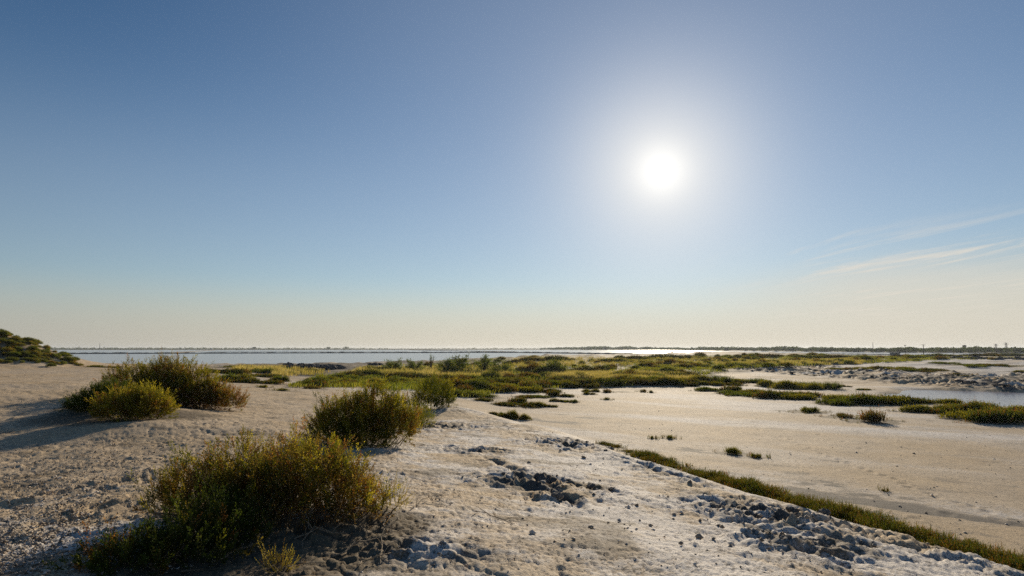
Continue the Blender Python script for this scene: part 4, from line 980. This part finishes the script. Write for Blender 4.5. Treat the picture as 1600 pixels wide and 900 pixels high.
# water tower and sheds among the far trees
def water_tower(px, by, top):
    x, y = at(px, by, 0); x *= 1.05; y *= 1.05; d = math.hypot(x, y); h = H + (544 - top) * d / FPX; t = link("water_tower", None, loc=(x, y, .5)); tag(t, "blocky brown water tower rising above the far wood on the right", "tower")
    mb = MB(); mb.tube([(0, 0, -.5), (0, 0, h * .7)], [1.2, 1.0], 12); link("shaft", mb.mesh("shaft", CONC), t)
    mb = MB(); mb.tube([(0, 0, h * .62), (0, 0, h * .7), (0, 0, h - .4), (0, 0, h - .3)], [1.1, 1.75, 1.8, 1.5], 14); link("tank", mb.mesh("tank", BRICK), t)
    mb = MB(); mb.tube([(0, 0, h - .35), (0, 0, h)], [1.9, .4], 14); link("roof", mb.mesh("roof", BRICK), t)
water_tower(1507.5, 551, 540.6)
def shed(name, px, by, wm, hm, dm, mat, label, cat, roof="gable", k=.995, nwin=3):
    x, y = at(px, by, 0); x *= k; y *= k; z = max(0, zat(x, y)) if k < .99 else .1
    t = link(name, None, loc=(x, y, z)); tag(t, label, cat); t.rotation_euler = (0, 0, -math.atan2(x, y))
    mb = MB(); mb.box(-wm / 2, wm / 2, -dm / 2, dm / 2, -.6, hm); link("wall", mb.mesh("wall", mat), t)
    mb = MB()
    if roof == "gable":
        V = [(-wm / 2 - .2, -dm / 2 - .2, hm), (wm / 2 + .2, -dm / 2 - .2, hm), (wm / 2 + .2, dm / 2 + .2, hm), (-wm / 2 - .2, dm / 2 + .2, hm), (-wm / 2 - .2, 0, hm + dm * .22), (wm / 2 + .2, 0, hm + dm * .22)]
        mb.add(V, [(0, 1, 5, 4), (2, 3, 4, 5), (0, 4, 3), (1, 2, 5), (3, 2, 1, 0)])
    else: mb.box(-wm / 2 - .15, wm / 2 + .15, -dm / 2 - .15, dm / 2 + .15, hm + .003, hm + .18)
    link("roof", mb.mesh("roof", mat), t)
    for i in range(nwin):
        cx_ = -wm / 2 + wm * (i + .5) / nwin; mb = MB(); mb.box(cx_ - .4, cx_ + .4, -dm / 2 - .03, -dm / 2 - .004, hm * .35, hm * .75); link("window", mb.mesh("window", POLEM), t)
shed("shed", 1471, 550.6, 11, 1.5, 4, WHITE, "long low white shed on the far shore between two poles", "shed")
shed("hut", 330, 546.9, 3.2, 3.0, 3.2, WHITE, "tiny white hut on the far shore at the end of the sandy spit", "hut", "gable", .998, 1)
q = px_ground(1398.5, 555.2)
t = link("sluice_block", None, loc=(q.x, q.y, q.z)); tag(t, "squat dark concrete block at the water's edge left of the poles", "concrete block")
d = math.hypot(q.x, q.y); w_ = 11 * d / FPX; h_ = 3.0 * d / FPX
mb = MB(); mb.box(-w_ / 2, w_ / 2, -1, 1, -.4, h_, .97); link("body", mb.mesh("body", CONC), t)
mb = MB(); mb.box(-w_ / 2 - .1, w_ / 2 + .1, -1.1, 1.1, h_ + .003, h_ + .16); link("slab", mb.mesh("slab", CONC), t)
mb = MB(); mb.box(-.5, .5, -1.03, -.985, 0, h_ * .7); link("gate", mb.mesh("gate", POLEM), t)
q = px_ground(754, 551.6)

# ------------------------------------------------------------------ the air itself
mb = MB(); mb.box(-5300, 5300, -5300, 5300, -3, 18)
hm_, N = material("haze")
pv = N.n('ShaderNodeVolumePrincipled'); pv.inputs['Color'].default_value = (.80, .88, 1.0, 1); pv.inputs['Density'].default_value = .00010; pv.inputs['Anisotropy'].default_value = .35
o = N.n('ShaderNodeOutputMaterial'); hm_.node_tree.links.new(pv.outputs[0], o.inputs['Volume'])
tag(link("haze", mb.mesh("haze", hm_)), "thin bluish haze lying over the marsh and lagoon", "haze", kind="stuff")
